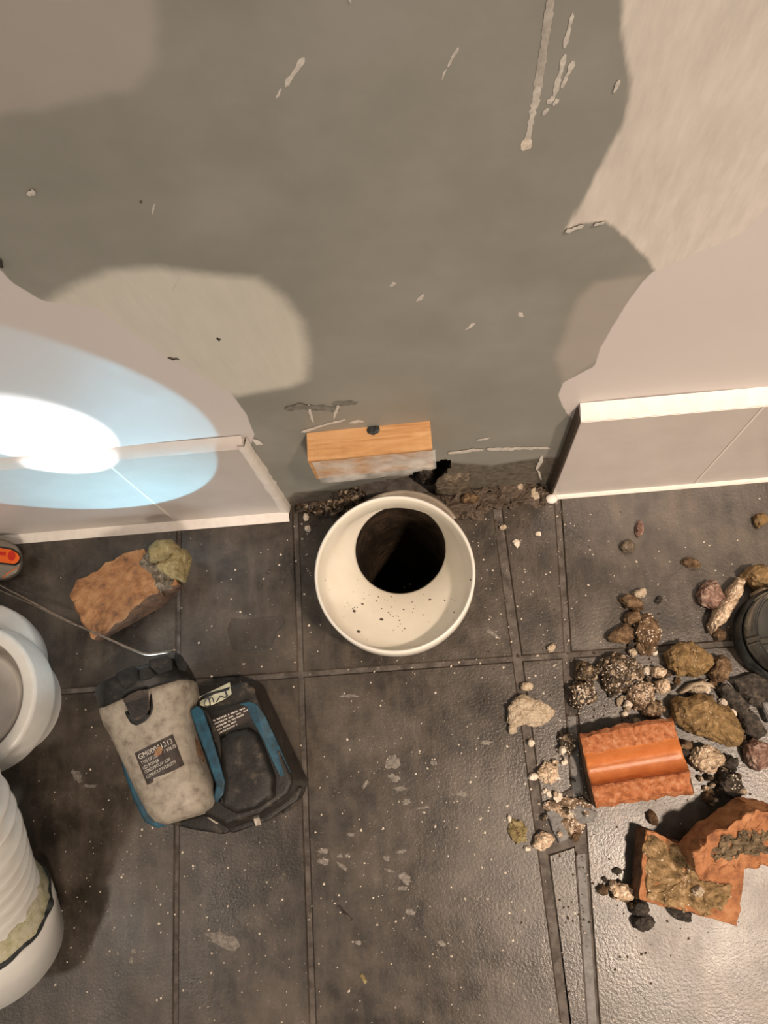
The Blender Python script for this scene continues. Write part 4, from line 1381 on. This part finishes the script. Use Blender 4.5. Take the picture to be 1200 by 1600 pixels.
# ------------------------------------------------------------------ glass jar, right edge
gc = FL(1216, 996, 0.0)
root = thing('glass_jar', 'clear round glass jar cut by the right edge of the picture', 'jar', (gc.x, gc.y, 0))
def gz(z): return (gc.x, gc.y, z)
G = 0.037
v, f = ring_loft([(gz(0.0008), 0.0005), (gz(0.0008), G - 0.006), (gz(0.003), G - 0.002), (gz(0.008), G), (gz(0.046), G + 0.0005), (gz(0.0485), G - 0.0005), (gz(0.0495), G - 0.002), (gz(0.0485), G - 0.0035), (gz(0.044), G - 0.004), (gz(0.010), G - 0.004), (gz(0.006), G - 0.008), (gz(0.005), 0.0005)], 72)
mesh_obj('jar_wall', v, f, M['glass'], root, smooth=True)
v, f = ring_loft([(gz(0.003), G + 0.0004), (gz(0.005), G + 0.0030), (gz(0.020), G + 0.0032), (gz(0.023), G + 0.0008)], 72)  # opaque black ring put in for the shadowy dark edge of the glass
mesh_obj('shade_band', v, f, M['black_gap'], root, smooth=True)

# ------------------------------------------------------------------ broken clay channel, right
L0, L1 = (906, 1148), (931, 1262)
R0, R1 = (1050, 1121), (1084, 1240)
prof = [(0.0, 0.030), (0.06, 0.036), (0.16, 0.037), (0.27, 0.036), (0.30, 0.032), (0.34, 0.026), (0.40, 0.021), (0.47, 0.0185), (0.54, 0.018), (0.60, 0.0195), (0.66, 0.024), (0.69, 0.029), (0.71, 0.034), (0.73, 0.0355), (0.85, 0.036), (0.95, 0.035), (1.0, 0.029)]
n = 40
V, F, fm = [], [], []
pf = [(0.03, 0.0)] + prof + [(0.97, 0.0)]
for i in range(n + 1):
    s = i / n
    for k, (t, z) in enumerate(pf):
        xl, yl = L0[0] + (L1[0] - L0[0]) * t, L0[1] + (L1[1] - L0[1]) * t
        xr, yr = R0[0] + (R1[0] - R0[0]) * t, R0[1] + (R1[1] - R0[1]) * t
        if 0.25 < t < 0.75: xr += 2 + 8 * (t - 0.5); 
        bow = -4 * math.sin(math.pi * s) if t < 0.1 else 0
        p = FL(xl + (xr - xl) * s, yl + (yr - yl) * s + bow, max(z, 0.02))
        p.z = z
        am = 0.0013 if (t < 0.28 or t > 0.7) else 0.0002
        q = p * 150
        if z > 0: p += Vector((noise.fractal(q, 1, 2, 4), noise.fractal(q + Vector((3, 3, 3)), 1, 2, 4), noise.fractal(q + Vector((7, 1, 3)), 1, 2, 4))) * am
        V.append(p)
m_ = len(pf)
for i in range(n):
    for k in range(m_ - 1):
        F.append((i * m_ + k, (i + 1) * m_ + k, (i + 1) * m_ + k + 1, i * m_ + k + 1))
        fm.append(0 if 4 <= k <= 11 else 1)
    F.append((i * m_ + m_ - 1, (i + 1) * m_ + m_ - 1, (i + 1) * m_, i * m_)); fm.append(1)
F.append(tuple(range(m_))); fm.append(2)
F.append(tuple(range(n * m_, (n + 1) * m_))[::-1]); fm.append(2)
c0 = FL(995, 1190, 0)
o = mesh_obj('clay_channel', V, F, M['terracotta'], None, (c0.x, c0.y, 0), mats=[M['terracotta_raw'], M['brick_side']], fmat=fm)
for p in o.data.polygons:
    if p.material_index == 0: p.use_smooth = True
tag(o, 'orange clay channel fragment with a wet glossy groove, on the right-hand tiles', 'clay fragment')

# ------------------------------------------------------------------ two brick pieces, lower right
tl = [(1009, 1298), (1035, 1306), (1062, 1318), (1090, 1330), (1130, 1345), (1164, 1356), (1160, 1400), (1153, 1446), (1118, 1438), (1080, 1427), (1040, 1418), (998, 1406), (1003, 1350)]
bl = [(995, 1292), (1024, 1300), (1052, 1312), (1080, 1324), (1118, 1340), (1148, 1350), (1146, 1394), (1140, 1438), (1106, 1430), (1070, 1420), (1030, 1411), (986, 1398), (990, 1344)]
c0 = FL(1075, 1370, 0)
root = thing('brick_fragment', 'flat brick slab crusted with olive mortar, lowest of the pieces at lower right', 'brick', (c0.x, c0.y, 0))
v, f, fm = rough_slab(tl, 0.026, bl, 0.0, 0.0018, 9, 120)
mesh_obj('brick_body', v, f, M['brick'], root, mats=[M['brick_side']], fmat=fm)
v, f, c = lump_geo([FL(x, y, 0.027) for x, y in [(1010, 1301), (1036, 1310), (1062, 1322), (1084, 1350), (1096, 1376), (1128, 1380), (1150, 1388), (1128, 1420), (1100, 1430), (1072, 1422), (1040, 1412), (1012, 1404), (1010, 1390), (1006, 1350)]], 0.0245, 0.0035, FLAT, 90, 0.085, 3.0, 5)
mesh_obj('mortar_crust', v, f, M['mortar_on_brick'], root)
gv, gf = grains_geo(v, f, 90, 0.0004, 0.0011, 61, 0.024)
mesh_obj('stuck_grit', gv, gf, M['crumb'], root)['kind'] = 'stuff'
v, f, c = lump_geo([FL(x, y, 0.032) for x, y in ell(1092, 1393, 9, 9, 40, 10, 3)], 0.026, 0.009, DOME, 24, 0.2, 1.4, 15)
mesh_obj('mortar_crumb', v, f, M['mortar_pale'], root)
tu = [(1082, 1334), (1100, 1318), (1122, 1300), (1152, 1284), (1186, 1262), (1215, 1262), (1240, 1300), (1240, 1345), (1200, 1352), (1164, 1358), (1142, 1352), (1128, 1366), (1112, 1378), (1098, 1376), (1086, 1358)]
bu = [(1058, 1318), (1074, 1300), (1096, 1284), (1122, 1264), (1150, 1246), (1178, 1248), (1200, 1280), (1200, 1325), (1172, 1336), (1140, 1344), (1122, 1338), (1110, 1350), (1098, 1360), (1084, 1358), (1068, 1338)]
c0 = FL(1140, 1310, 0)
root = thing('brick_fragment', 'chunky orange brick piece leaning over the olive slab at lower right', 'brick', (c0.x, c0.y, 0.026))
v, f, fm = rough_slab(tu, 0.062, bu, 0.028, 0.0036, 14, 120)
v = [Vector((q.x, q.y, q.z)) for q in v]
mesh_obj('brick_body', v, f, M['brick'], root, mats=[M['brick_dull']], fmat=fm)
v, f, c = lump_geo([FL(x, y, 0.063) for x, y in [(1112, 1332), (1128, 1310), (1160, 1300), (1190, 1298), (1230, 1300), (1232, 1328), (1190, 1332), (1160, 1334), (1136, 1342), (1118, 1346)]], 0.0605, 0.0030, FLAT, 80, 0.12, 3.0, 25)
mesh_obj('grey_mortar', v, f, M['mortar_dirty'], root)
rubble('support_rubble', 'dark stone lying under the overhanging brick at lower right', 'stone', [(1090, 1322), (1130, 1285), (1165, 1268), (1185, 1290), (1165, 1320), (1125, 1335)], 0.026, 'dark_stone', 0, DOME, 0.1, 1, 77, 30)

# ------------------------------------------------------------------ rubble pieces
GW = (70, 0.0005, 0.0013, 'crumb')
R = rubble
R('stone', 'large ochre stone right of the clay channel', 'stone', [(1045, 1102), (1056, 1090), (1082, 1086), (1110, 1092), (1134, 1106), (1152, 1126), (1160, 1148), (1156, 1164), (1136, 1162), (1112, 1152), (1088, 1146), (1062, 1132), (1048, 1118)], 0.032, 'mortar_ochre', seed=31, amp=0.12, n=70, grains=(70, 0.0004, 0.0010, 'mortar_pale'))
R('stone', 'rounded ochre stone above the large one, left of the jar', 'stone', [(1040, 1020), (1052, 1008), (1074, 1004), (1094, 1010), (1108, 1026), (1114, 1040), (1100, 1052), (1080, 1058), (1058, 1052), (1044, 1038)], 0.028, 'mortar_ochre', seed=33, amp=0.12, n=64, grains=(50, 0.0004, 0.0010, 'mortar_pale'))
R('stone', 'small rusty orange stone touching the rounded ochre stone', 'stone', [(1112, 1030), (1124, 1024), (1136, 1030), (1140, 1046), (1134, 1064), (1120, 1066), (1108, 1054)], 0.022, 'brown_stone', seed=35, amp=0.14)
R('mortar_chunk', 'pale triangular mortar chunk alone on the centre tile', 'mortar', [(794, 1108), (806, 1090), (812, 1085), (836, 1092), (862, 1104), (868, 1112), (858, 1126), (840, 1134), (816, 1132), (804, 1136), (794, 1128)], 0.016, 'mortar_pale', seed=41, amp=0.10, n=56, grains=(40, 0.0004, 0.0010, 'mortar_pale'))
R('mortar_crumb', 'pale round crumb just above the triangular mortar chunk', 'mortar', ell(823, 1073, 9, 8, 0, 10, 2), 0.008, 'mortar_pale', seed=42, n=24)
R('mortar_crumb', 'pale crumb at the lower left foot of the triangular chunk', 'mortar', ell(801, 1138, 8, 9, 0, 10, 3), 0.008, 'mortar_pale', seed=43, n=24)
R('mortar_crumb', 'small white crumb in the joint below the triangular chunk', 'mortar', ell(830, 1162, 6, 6, 0, 9, 4), 0.006, 'crumb', seed=44, n=20)
R('mortar_crumb', 'pale gritty crumb right of the joint, left of the clay channel', 'mortar', ell(857, 1207, 17, 14, 20, 12, 5), 0.009, 'gravel_pale', seed=45, n=36, amp=0.2, grains=(50, 0.0005, 0.0012, 'mortar_pale'))
R('mortar_crumb', 'white flake on the joint beside the gritty crumb', 'mortar', ell(833, 1214, 8, 6, -30, 9, 6), 0.005, 'crumb', seed=46, n=20)
R('moss_patch', 'flat olive scrap of wet grit left of the broken tile strip', 'mortar', ell(808, 1298, 15, 22, -18, 12, 7), 0.004, 'mortar_olive', seed=47, n=36, prof=FLAT, amp=0.16, grains=(60, 0.0004, 0.001, 'brown_stone'))
R('mortar_chunk', 'pale chunk at the corner of the broken tile strip', 'mortar', [(832, 1320), (836, 1306), (846, 1298), (858, 1302), (866, 1312), (860, 1322), (848, 1330), (836, 1326)], 0.010, 'gravel_pale', seed=48, n=36)
R('mortar_crumb', 'tiny white crumb next to the pale corner chunk', 'mortar', ell(824, 1326, 6, 4, 0, 9, 8), 0.005, 'crumb', seed=49, n=18)
R('mortar_crumb', 'white sliver above the olive scrap of grit', 'mortar', ell(796, 1279, 3.5, 7, 0, 9, 9), 0.004, 'crumb', seed=50, n=18)
R('gravel_clump', 'dark gritty clump farthest left in the rubble, lower half', 'rubble', ell(910, 1084, 22, 21, 0, 14, 10), 0.018, 'gravel_dark', seed=51, n=48, amp=0.14, grains=(130, 0.0005, 0.0013, 'crumb'))
R('gravel_clump', 'dark gritty clump farthest left in the rubble, upper half', 'rubble', ell(914, 1050, 17, 17, 20, 14, 11), 0.018, 'gravel_dark', seed=52, n=48, amp=0.14, grains=(70, 0.0004, 0.0010, 'mortar_ochre'))
R('gravel_clump', 'broad dark speckled clump beneath the brown lumps', 'rubble', [(930, 1040), (945, 1028), (970, 1022), (994, 1030), (1004, 1044), (998, 1064), (980, 1074), (960, 1082), (946, 1076), (940, 1058)], 0.020, 'gravel_dark', seed=53, n=56, amp=0.16, grains=(200, 0.0004, 0.0011, 'crumb'))
R('gravel_clump', 'pinkish speckled clump above the clay channel', 'rubble', [(978, 1078), (996, 1068), (1016, 1066), (1024, 1080), (1018, 1098), (1006, 1112), (992, 1108), (980, 1094)], 0.018, 'gravel_mid', seed=54, n=48, amp=0.16, grains=(120, 0.0005, 0.0012, 'crumb'))
R('mortar_chunk', 'pale pink angular chunk left of the rounded ochre stone, lower of two', 'mortar', ell(1033, 1073, 13, 12, 10, 9, 12), 0.020, 'gravel_pale', seed=55, n=30)
R('mortar_chunk', 'pale pink angular chunk left of the rounded ochre stone, upper of two', 'mortar', ell(1028, 1050, 13, 9, 20, 9, 13), 0.018, 'gravel_pale', seed=56, n=30)
R('gravel_clump', 'olive gritty clump touching the top of the clay channel', 'rubble', ell(1020, 1108, 17, 13, -20, 12, 14), 0.018, 'gravel_mid', seed=57, n=40, amp=0.16, grains=(60, 0.0005, 0.0012, 'mortar_ochre'))
R('mortar_crumb', 'white crumb above the clay channel, upper of two', 'mortar', ell(982, 1101, 8, 7, 0, 9, 15), 0.008, 'crumb', seed=58, n=20)
R('mortar_crumb', 'white crumb above the clay channel, lower of two', 'mortar', ell(976, 1116, 6, 5, 0, 9, 16), 0.006, 'crumb', seed=59, n=20)
R('stone', 'wet tan stone topmost of the brown lumps', 'stone', [(968, 935), (978, 928), (994, 934), (1006, 944), (1004, 954), (990, 952), (978, 950)], 0.014, 'brown_stone', seed=61, n=36)
R('mortar_crumb', 'pale crumb on top of the brown lumps', 'mortar', ell(999, 927, 11, 7, -25, 10, 17), 0.012, 'mortar_pale', seed=62, n=26)
R('stone', 'brown stone in the middle of the brown lumps', 'stone', ell(988, 966, 14, 12, -20, 11, 18), 0.015, 'brown_stone', seed=63, n=32)
R('stone', 'tan layered stone at lower left of the brown lumps', 'stone', [(948, 996), (956, 986), (974, 976), (990, 982), (990, 998), (978, 1006), (958, 1004)], 0.014, 'brown_stone', seed=64, n=36)
R('gravel_clump', 'largest brown gritty lump above the tile joint', 'rubble', [(992, 976), (1006, 956), (1022, 964), (1030, 984), (1030, 1004), (1018, 1022), (1002, 1024), (994, 1004)], 0.018, 'brown_stone', seed=65, n=48, amp=0.16, grains=(70, 0.0005, 0.0013, 'crumb'))
R('stone', 'small grey brown stone on the tile below the right skirting', 'stone', ell(981, 853, 11, 11, 0, 10, 19), 0.010, 'mortar_grey', seed=66, n=28)
R('mortar_crumb', 'small pale pink crumb below the right skirting', 'mortar', ell(999, 826, 6, 12, 10, 10, 20), 0.007, 'mortar_pink', seed=67, n=24)
R('stone', 'tan oval stone alone on the tile above the pink stone', 'stone', ell(1081, 880, 15, 8, 10, 11, 21), 0.008, 'brown_stone', seed=68, n=30)
R('stone', 'ochre pebble at the right edge below the skirting', 'stone', ell(1188, 813, 11, 11, 0, 10, 22), 0.012, 'mortar_ochre', seed=69, n=28)
R('stone', 'pink and brown stone left of the pale mortar sliver', 'stone', [(1090, 926), (1098, 912), (1114, 908), (1124, 920), (1130, 938), (1118, 954), (1102, 948), (1092, 940)], 0.018, 'mortar_pink', seed=70, n=44)
R('mortar_sliver', 'long pale mortar sliver leaning beside the jar', 'mortar', [(1106, 978), (1116, 950), (1136, 922), (1152, 902), (1164, 906), (1158, 926), (1146, 950), (1134, 972), (1120, 984), (1112, 990)], 0.022, 'gravel_pale', seed=71, n=56, amp=0.06)
R('mortar_chunk', 'olive brown mortar chunk above the jar', 'mortar', [(1158, 898), (1170, 886), (1188, 884), (1204, 896), (1206, 916), (1192, 924), (1172, 914)], 0.024, 'mortar_on_brick', seed=72, n=44)
R('mortar_chunk', 'peach coloured chip between the mortar chunk and the jar rim', 'mortar', ell(1186, 928, 12, 8, -20, 10, 23), 0.020, 'mortar_pale', seed=73, n=26)
R('stone', 'small brown chip under the lower tip of the pale sliver', 'stone', ell(1124, 992, 10, 10, 0, 10, 24), 0.010, 'brown_stone', seed=74, n=28)
R('mortar_chunk', 'pale gritty chunk right of the clay channel', 'mortar', [(1076, 1186), (1084, 1170), (1098, 1164), (1114, 1168), (1130, 1180), (1128, 1194), (1112, 1206), (1096, 1208), (1084, 1200)], 0.018, 'gravel_pale', seed=75, n=48, amp=0.14, grains=(70, 0.0005, 0.0012, 'mortar_pale'))
R('stone', 'small tan stone against the right end of the clay channel', 'stone', ell(1070, 1164, 10, 8, 0, 10, 25), 0.014, 'brown_stone', seed=76, n=26)
R('stone', 'dark pebble below the small tan stone by the clay channel', 'stone', ell(1069, 1176, 8, 7, 0, 10, 26), 0.010, 'dark_stone', seed=78, n=24)
R('gravel_clump', 'dark knobbly clump above the leaning brick, lower part', 'rubble', [(1122, 1224), (1132, 1208), (1148, 1204), (1156, 1222), (1162, 1240), (1148, 1248), (1130, 1246)], 0.020, 'dark_stone', seed=79, n=44, amp=0.2, grains=(40, 0.0005, 0.0014, 'crumb'))
R('stone', 'dark knobbly stone above the leaning brick, upper part', 'stone', ell(1140, 1192, 11, 12, 0, 11, 27), 0.014, 'dark_stone', seed=80, n=30)
R('mortar_crumb', 'pale crumb on the dark clump above the leaning brick', 'mortar', ell(1154, 1236, 8, 7, 0, 9, 28), 0.024, 'mortar_pale', seed=81, n=20)
R('stone', 'mauve grey stone at the right edge below the dark slate', 'stone', [(1162, 1166), (1176, 1156), (1196, 1160), (1206, 1180), (1198, 1200), (1180, 1204), (1166, 1190)], 0.020, 'mortar_pink', seed=82, n=44)
R('slate_shard', 'wet olive brown shard below the jar at the right edge', 'shard', [(1138, 1062), (1172, 1052), (1212, 1058), (1216, 1100), (1196, 1112), (1172, 1100), (1156, 1082)], 0.010, 'dark_stone', seed=83, prof=FLAT, n=48, amp=0.05)
R('slate_shard', 'dark wet shard right of the large ochre stone, upper of two', 'shard', [(1118, 1074), (1134, 1068), (1152, 1084), (1168, 1104), (1164, 1122), (1150, 1112), (1134, 1096)], 0.014, 'dark_stone', seed=84, prof=FLAT, n=40, amp=0.08)
R('slate_shard', 'dark wet shard right of the large ochre stone, lower of two', 'shard', [(1152, 1112), (1168, 1108), (1182, 1124), (1196, 1146), (1180, 1158), (1164, 1146)], 0.014, 'dark_stone', seed=85, prof=FLAT, n=40, amp=0.08)
R('slate_shard', 'blue grey wet shard at the right edge beside the olive shard', 'shard', [(1186, 1098), (1210, 1092), (1216, 1126), (1198, 1130)], 0.012, 'grout_light', seed=86, prof=FLAT, n=30, amp=0.05)
R('twig', 'thin curled pale root between the two ochre stones', 'twig', [(1060, 1082), (1075, 1068), (1095, 1063), (1112, 1068), (1118, 1076), (1110, 1072), (1094, 1068), (1078, 1074), (1064, 1085)], 0.012, 'mortar_pale', seed=87, n=50, amp=0.01)
R('mortar_chunk', 'flat peach chip in front of the large ochre stone', 'mortar', ell(1090, 1078, 16, 6, -4, 11, 29), 0.016, 'mortar_pale', seed=88, n=28)
# bits by the broken strip
R('tile_shard', 'grey tile shard sunk in the broken strip, lower left', 'shard', [(852, 1268), (862, 1262), (880, 1276), (894, 1290), (886, 1312), (874, 1318), (864, 1300)], 0.007, 'grout_light', -0.003, seed=89, prof=FLAT, n=30, amp=0.03)
R('tile_shard', 'grey wedge shaped tile shard against the clay channel', 'shard', [(886, 1262), (904, 1256), (934, 1268), (926, 1284), (908, 1288), (892, 1280)], 0.008, 'grout_light', -0.003, seed=90, prof=FLAT, n=30, amp=0.03)
R('gravel_clump', 'gritty brown debris filling the broken tile strip', 'rubble', [(848, 1256), (870, 1250), (910, 1244), (926, 1256), (922, 1280), (908, 1300), (890, 1306), (872, 1290), (856, 1274)], 0.006, 'gravel_mid', -0.002, seed=91, prof=FLAT, n=50, amp=0.12, grains=(120, 0.0006, 0.0016, 'crumb'))
R('gravel_clump', 'dark bits with a white chip left of the clay channel', 'rubble', ell(886, 1165, 11, 20, -25, 11, 30), 0.008, 'gravel_dark', seed=92, n=36, amp=0.24, grains=(30, 0.0005, 0.0012, 'crumb'))
R('mortar_crumb', 'white chip on the dark bits left of the clay channel', 'mortar', ell(879, 1172, 7, 7, 0, 9, 31), 0.012, 'crumb', seed=93, n=20)
R('mortar_crumb', 'pale chip in the joint corner above the triangular chunk', 'mortar', ell(862, 1012, 8, 6, -30, 8, 32), 0.006, 'mortar_pale', seed=94, n=18)
R('stone', 'brown speck stone below the clay channel', 'stone', ell(1020, 1278, 7, 13, -20, 10, 33), 0.008, 'brown_stone', seed=95, n=24)
R('stone', 'small brown pebble right below the clay channel corner', 'stone', ell(1106, 1246, 9, 7, 20, 10, 34), 0.008, 'brown_stone', seed=96, n=24)
R('mortar_crumb', 'pinkish gritty crumb left of the olive slab foot', 'mortar', ell(970, 1392, 22, 11, 25, 12, 35), 0.012, 'gravel_pale', seed=97, n=36, amp=0.2)
R('stone', 'dark round pebble left of the pinkish crumb', 'stone', ell(942, 1390, 8, 8, 0, 10, 36), 0.009, 'brown_stone', seed=98, n=24)
R('stone', 'black lump below the olive slab, lower of two', 'stone', ell(1006, 1440, 16, 13, 10, 11, 37), 0.014, 'dark_stone', seed=99, n=34, amp=0.18)
R('stone', 'black lump below the olive slab, upper of two', 'stone', ell(1000, 1418, 14, 14, 10, 11, 38), 0.014, 'dark_stone', seed=100, n=34, amp=0.18)
R('stone', 'flat black stone half hidden under the olive slab edge', 'stone', [(1042, 1418), (1062, 1418), (1080, 1426), (1080, 1440), (1064, 1438), (1048, 1430)], 0.008, 'dark_stone', seed=101, n=28)
R('stone', 'dark brown fleck on the pale tile, left of the olive slab', 'stone', ell(965, 1361, 8, 6, 0, 9, 39), 0.004, 'dark_stone', seed=102, n=20)
R('mortar_crumb', 'bright white blob on the strip between socket and right skirting', 'mortar', [(801, 846), (806, 842), (812, 845), (812, 851), (808, 857), (803, 852)], 0.004, 'crumb', seed=103, n=20)
R('mortar_crumb', 'small round white blob near the right skirting corner', 'mortar', ell(841, 834, 4.5, 4, 0, 9, 40), 0.003, 'crumb', seed=104, n=18)
R('mortar_crumb', 'tan chip on the strip right of the cream socket', 'mortar', ell(786, 824, 6, 4, -10, 9, 41), 0.005, 'mortar_pale', seed=105, n=18)

# small crumbs that nothing tells apart, lying among the larger pieces
def crumbs(name, look, mats, spots, seed):
    r = random.Random(seed)
    for (where, cx, cy, sx, sy, cnt) in spots:
        for _ in range(cnt):
            x, y = r.gauss(cx, sx), r.gauss(cy, sy)
            if y < 800 or x > 1198: continue
            k = r.uniform(4.0, 8.5)
            rubble(name, look + ' ' + where, 'crumb', ell(x, y, k, k * r.uniform(0.6, 1.0), r.uniform(0, 180), 8, r.randint(0, 9999), 0.28), r.uniform(0.003, 0.009), r.choice(mats), 0.0, DOME, 0.22, 1.2, r.randint(0, 999), 14, group=name.replace('_', ' ') + 's ' + where)


crumbs('dark_crumb', 'small dark brown crumb', ['brown_stone', 'dark_stone', 'gravel_dark'],
       [('around the gritty clumps above the clay channel', 1010, 1062, 40, 22, 18), ('among the brown lumps over the tile joint', 1010, 985, 18, 24, 9), ('among the dark wet shards at the right edge', 1148, 1130, 26, 40, 16),
        ('above the leaning brick', 1130, 1215, 18, 20, 7), ('left of the olive slab foot', 960, 1395, 24, 18, 6), ('between the two ochre stones', 1110, 1070, 20, 12, 6), ('in the broken tile strip', 885, 1270, 22, 20, 6)], 501)
crumbs('pale_crumb', 'small pale plaster crumb', ['mortar_pale', 'crumb', 'gravel_pale'],
       [('around the gritty clumps above the clay channel', 1005, 1070, 36, 26, 12), ('among the brown lumps over the tile joint', 1015, 960, 18, 26, 6), ('along the broken tile strip', 876, 1235, 20, 36, 8), ('among the dark wet shards at the right edge', 1150, 1160, 30, 40, 6), ('above the leaning brick', 1110, 1230, 20, 14, 3)], 502)

# ------------------------------------------------------------------ loose grit
def grit(name, label, zones, mat, seed, smin, smax):
    r = random.Random(seed)
    V, F = [], []
    for (cx, cy, sx, sy, cnt) in zones:
        for _ in range(cnt):
            px, py = r.gauss(cx, sx), r.gauss(cy, sy)
            p = FL(px, py, 0)
            if p.y > YT - 0.004 or (p - Vector((RC.x, RC.y, 0))).length < 0.05 or (p - Vector((PIPE_C.x, PIPE_C.y, 0))).length < 0.055: continue
            s = smin + (smax - smin) * r.random() ** 4
            b = len(V); a = r.random() * 6.28
            ca, sa = math.cos(a), math.sin(a)
            for q in ((1, 0, .1), (-1, .2, .1), (.1, .8, .1), (0, -.9, .1), (0, 0, .8)):
                k = r.uniform(0.6, 1.1) * s
                V.append(p + Vector((q[0] * ca - q[1] * sa, q[0] * sa + q[1] * ca, q[2])) * k)
            F += [(b, b + 2, b + 4), (b + 2, b + 1, b + 4), (b + 1, b + 3, b + 4), (b + 3, b, b + 4), (b, b + 3, b + 1, b + 2)]
    o = mesh_obj(name, V, F, M[mat], None, (0, 0, 0.0))
    tag(o, label, 'grit', kind='stuff')


grit('white_grit', 'fine white plaster grit scattered over the dark tiles', [
    (640, 1220, 70, 80, 160), (560, 1320, 120, 90, 90), (620, 1480, 160, 90, 130), (820, 1420, 70, 100, 120), (200, 1400, 90, 110, 200), (240, 1250, 60, 60, 60), (360, 1400, 70, 120, 110),
    (390, 1000, 60, 60, 80), (160, 1090, 60, 60, 60), (300, 880, 160, 40, 40), (820, 920, 50, 70, 120), (960, 900, 90, 70, 70), (900, 1120, 80, 80, 90), (860, 1230, 40, 60, 90),
    (1000, 1060, 70, 60, 150), (1050, 1240, 100, 60, 60), (760, 820, 60, 25, 70), (470, 850, 15, 60, 40), (640, 1040, 100, 14, 40), (1100, 900, 60, 60, 50), (600, 1250, 320, 250, 200)], 'crumb', 4, 0.0003, 0.0016)
grit('dark_grit', 'dark brown grit scattered over the pale right-hand tiles', [
    (1040, 1430, 90, 90, 130), (960, 1400, 40, 60, 60), (900, 1370, 24, 70, 110), (1060, 1060, 70, 50, 160), (970, 1100, 60, 50, 110), (1150, 1200, 50, 60, 90), (740, 800, 60, 16, 120), (500, 800, 30, 14, 90), (780, 1000, 120, 80, 60)], 'crumb_dark', 7, 0.0004, 0.0020)

# ------------------------------------------------------------------ water drops near the socket
for i, (pts, hh, lab) in enumerate([
        ([(378, 950), (382, 940), (392, 936), (399, 942), (398, 958), (394, 964), (383, 964), (379, 958)], 0.0016, 'largest water drop on the tile left of the socket'),
        ([(400, 918), (406, 907), (411, 915), (410, 921), (402, 921)], 0.0016, 'pear shaped water drop above the largest one'),
        ([(415, 893), (419, 889), (423, 892), (422, 897), (417, 898)], 0.0014, 'tiny round water drop nearest the left skirting')]):
    R('water_drop', lab, 'water drop', pts, hh, 'water', 0.0002, DOME, 0.0, 1, 200 + i, 24, smooth=True)
R('wet_film', 'thin dirty wet film below the water drops', 'water', [(355, 985), (362, 966), (380, 968), (400, 966), (440, 962), (446, 972), (432, 988), (425, 1010), (400, 1020), (365, 1016)], 0.0004, 'water', 0.0001, FLAT, 0.0, 1, 220, 50, smooth=True)
r_s = random.Random(77)
V, F = [], []
for (x, y, rx, ry, rot) in [(505, 1330, 9, 4, 0), (504, 1346, 8, 6, 10), (530, 1337, 4, 4, 0), (543, 1337, 4, 3, 0), (536, 1354, 10, 4, 35), (546, 1087, 15, 3, 0), (632, 1373, 10, 7, 40), (628, 1388, 8, 4, 0),
                            (608, 1360, 9, 2, 20), (626, 1232, 10, 4, 0), (570, 1226, 3, 7, 30), (635, 1253, 7, 4, 0), (612, 1190, 12, 10, 0), (677, 1192, 5, 4, 0), (615, 1215, 10, 5, 30), (640, 1425, 8, 5, 0), (660, 1262, 12, 2, -10),
                            (722, 1240, 9, 5, 20), (560, 1472, 6, 4, 0), (690, 1474, 8, 4, 30), (120, 1212, 6, 10, -30), (140, 1228, 12, 3, 0), (208, 1486, 5, 5, 0), (204, 1500, 4, 6, 0), (548, 1304, 6, 3, 0), (628, 1330, 8, 3, -20), (604, 1340, 5, 5, 0), (350, 1470, 26, 12, 20), (760, 1160, 10, 4, 0), (770, 990, 14, 3, 30)]:
    P = ell(x, y, rx, ry, rot, 16, int(x * 3 + y), 0.35)
    b0 = len(V)
    V += [FL(px, py, 0.00003) for px, py in P] + [FL(x + (px - x) * 0.8, y + (py - y) * 0.8, 0.00028) for px, py in P]
    F.append(tuple(range(b0 + 16, b0 + 32)))
    F += [(b0 + k, b0 + (k + 1) % 16, b0 + 16 + (k + 1) % 16, b0 + 16 + k) for k in range(16)]
tag(mesh_obj('dried_splashes', V, F, M['splash'], None, (0, 0, 0)), 'dried milky plaster splashes on the dark centre tiles', 'splash', kind='stuff')
# green leaf scrap and splinter on the centre tile
R('leaf_scrap', 'tiny green leaf scrap near the bottom of the centre tile', 'leaf', [(562, 1524), (567, 1520), (574, 1534), (570, 1538)], 0.0008, 'mortar_olive', 0, FLAT, 0.015, 1, 230, 16)
R('wood_splinter', 'dark thin splinter on the centre tile', 'splinter', [(525, 1416), (529, 1414), (552, 1438), (549, 1440)], 0.0012, 'dark_stone', 0, FLAT, 0.015, 1, 231, 20)

for o in bpy.data.objects:
    if '_b' in o: del o['_b']
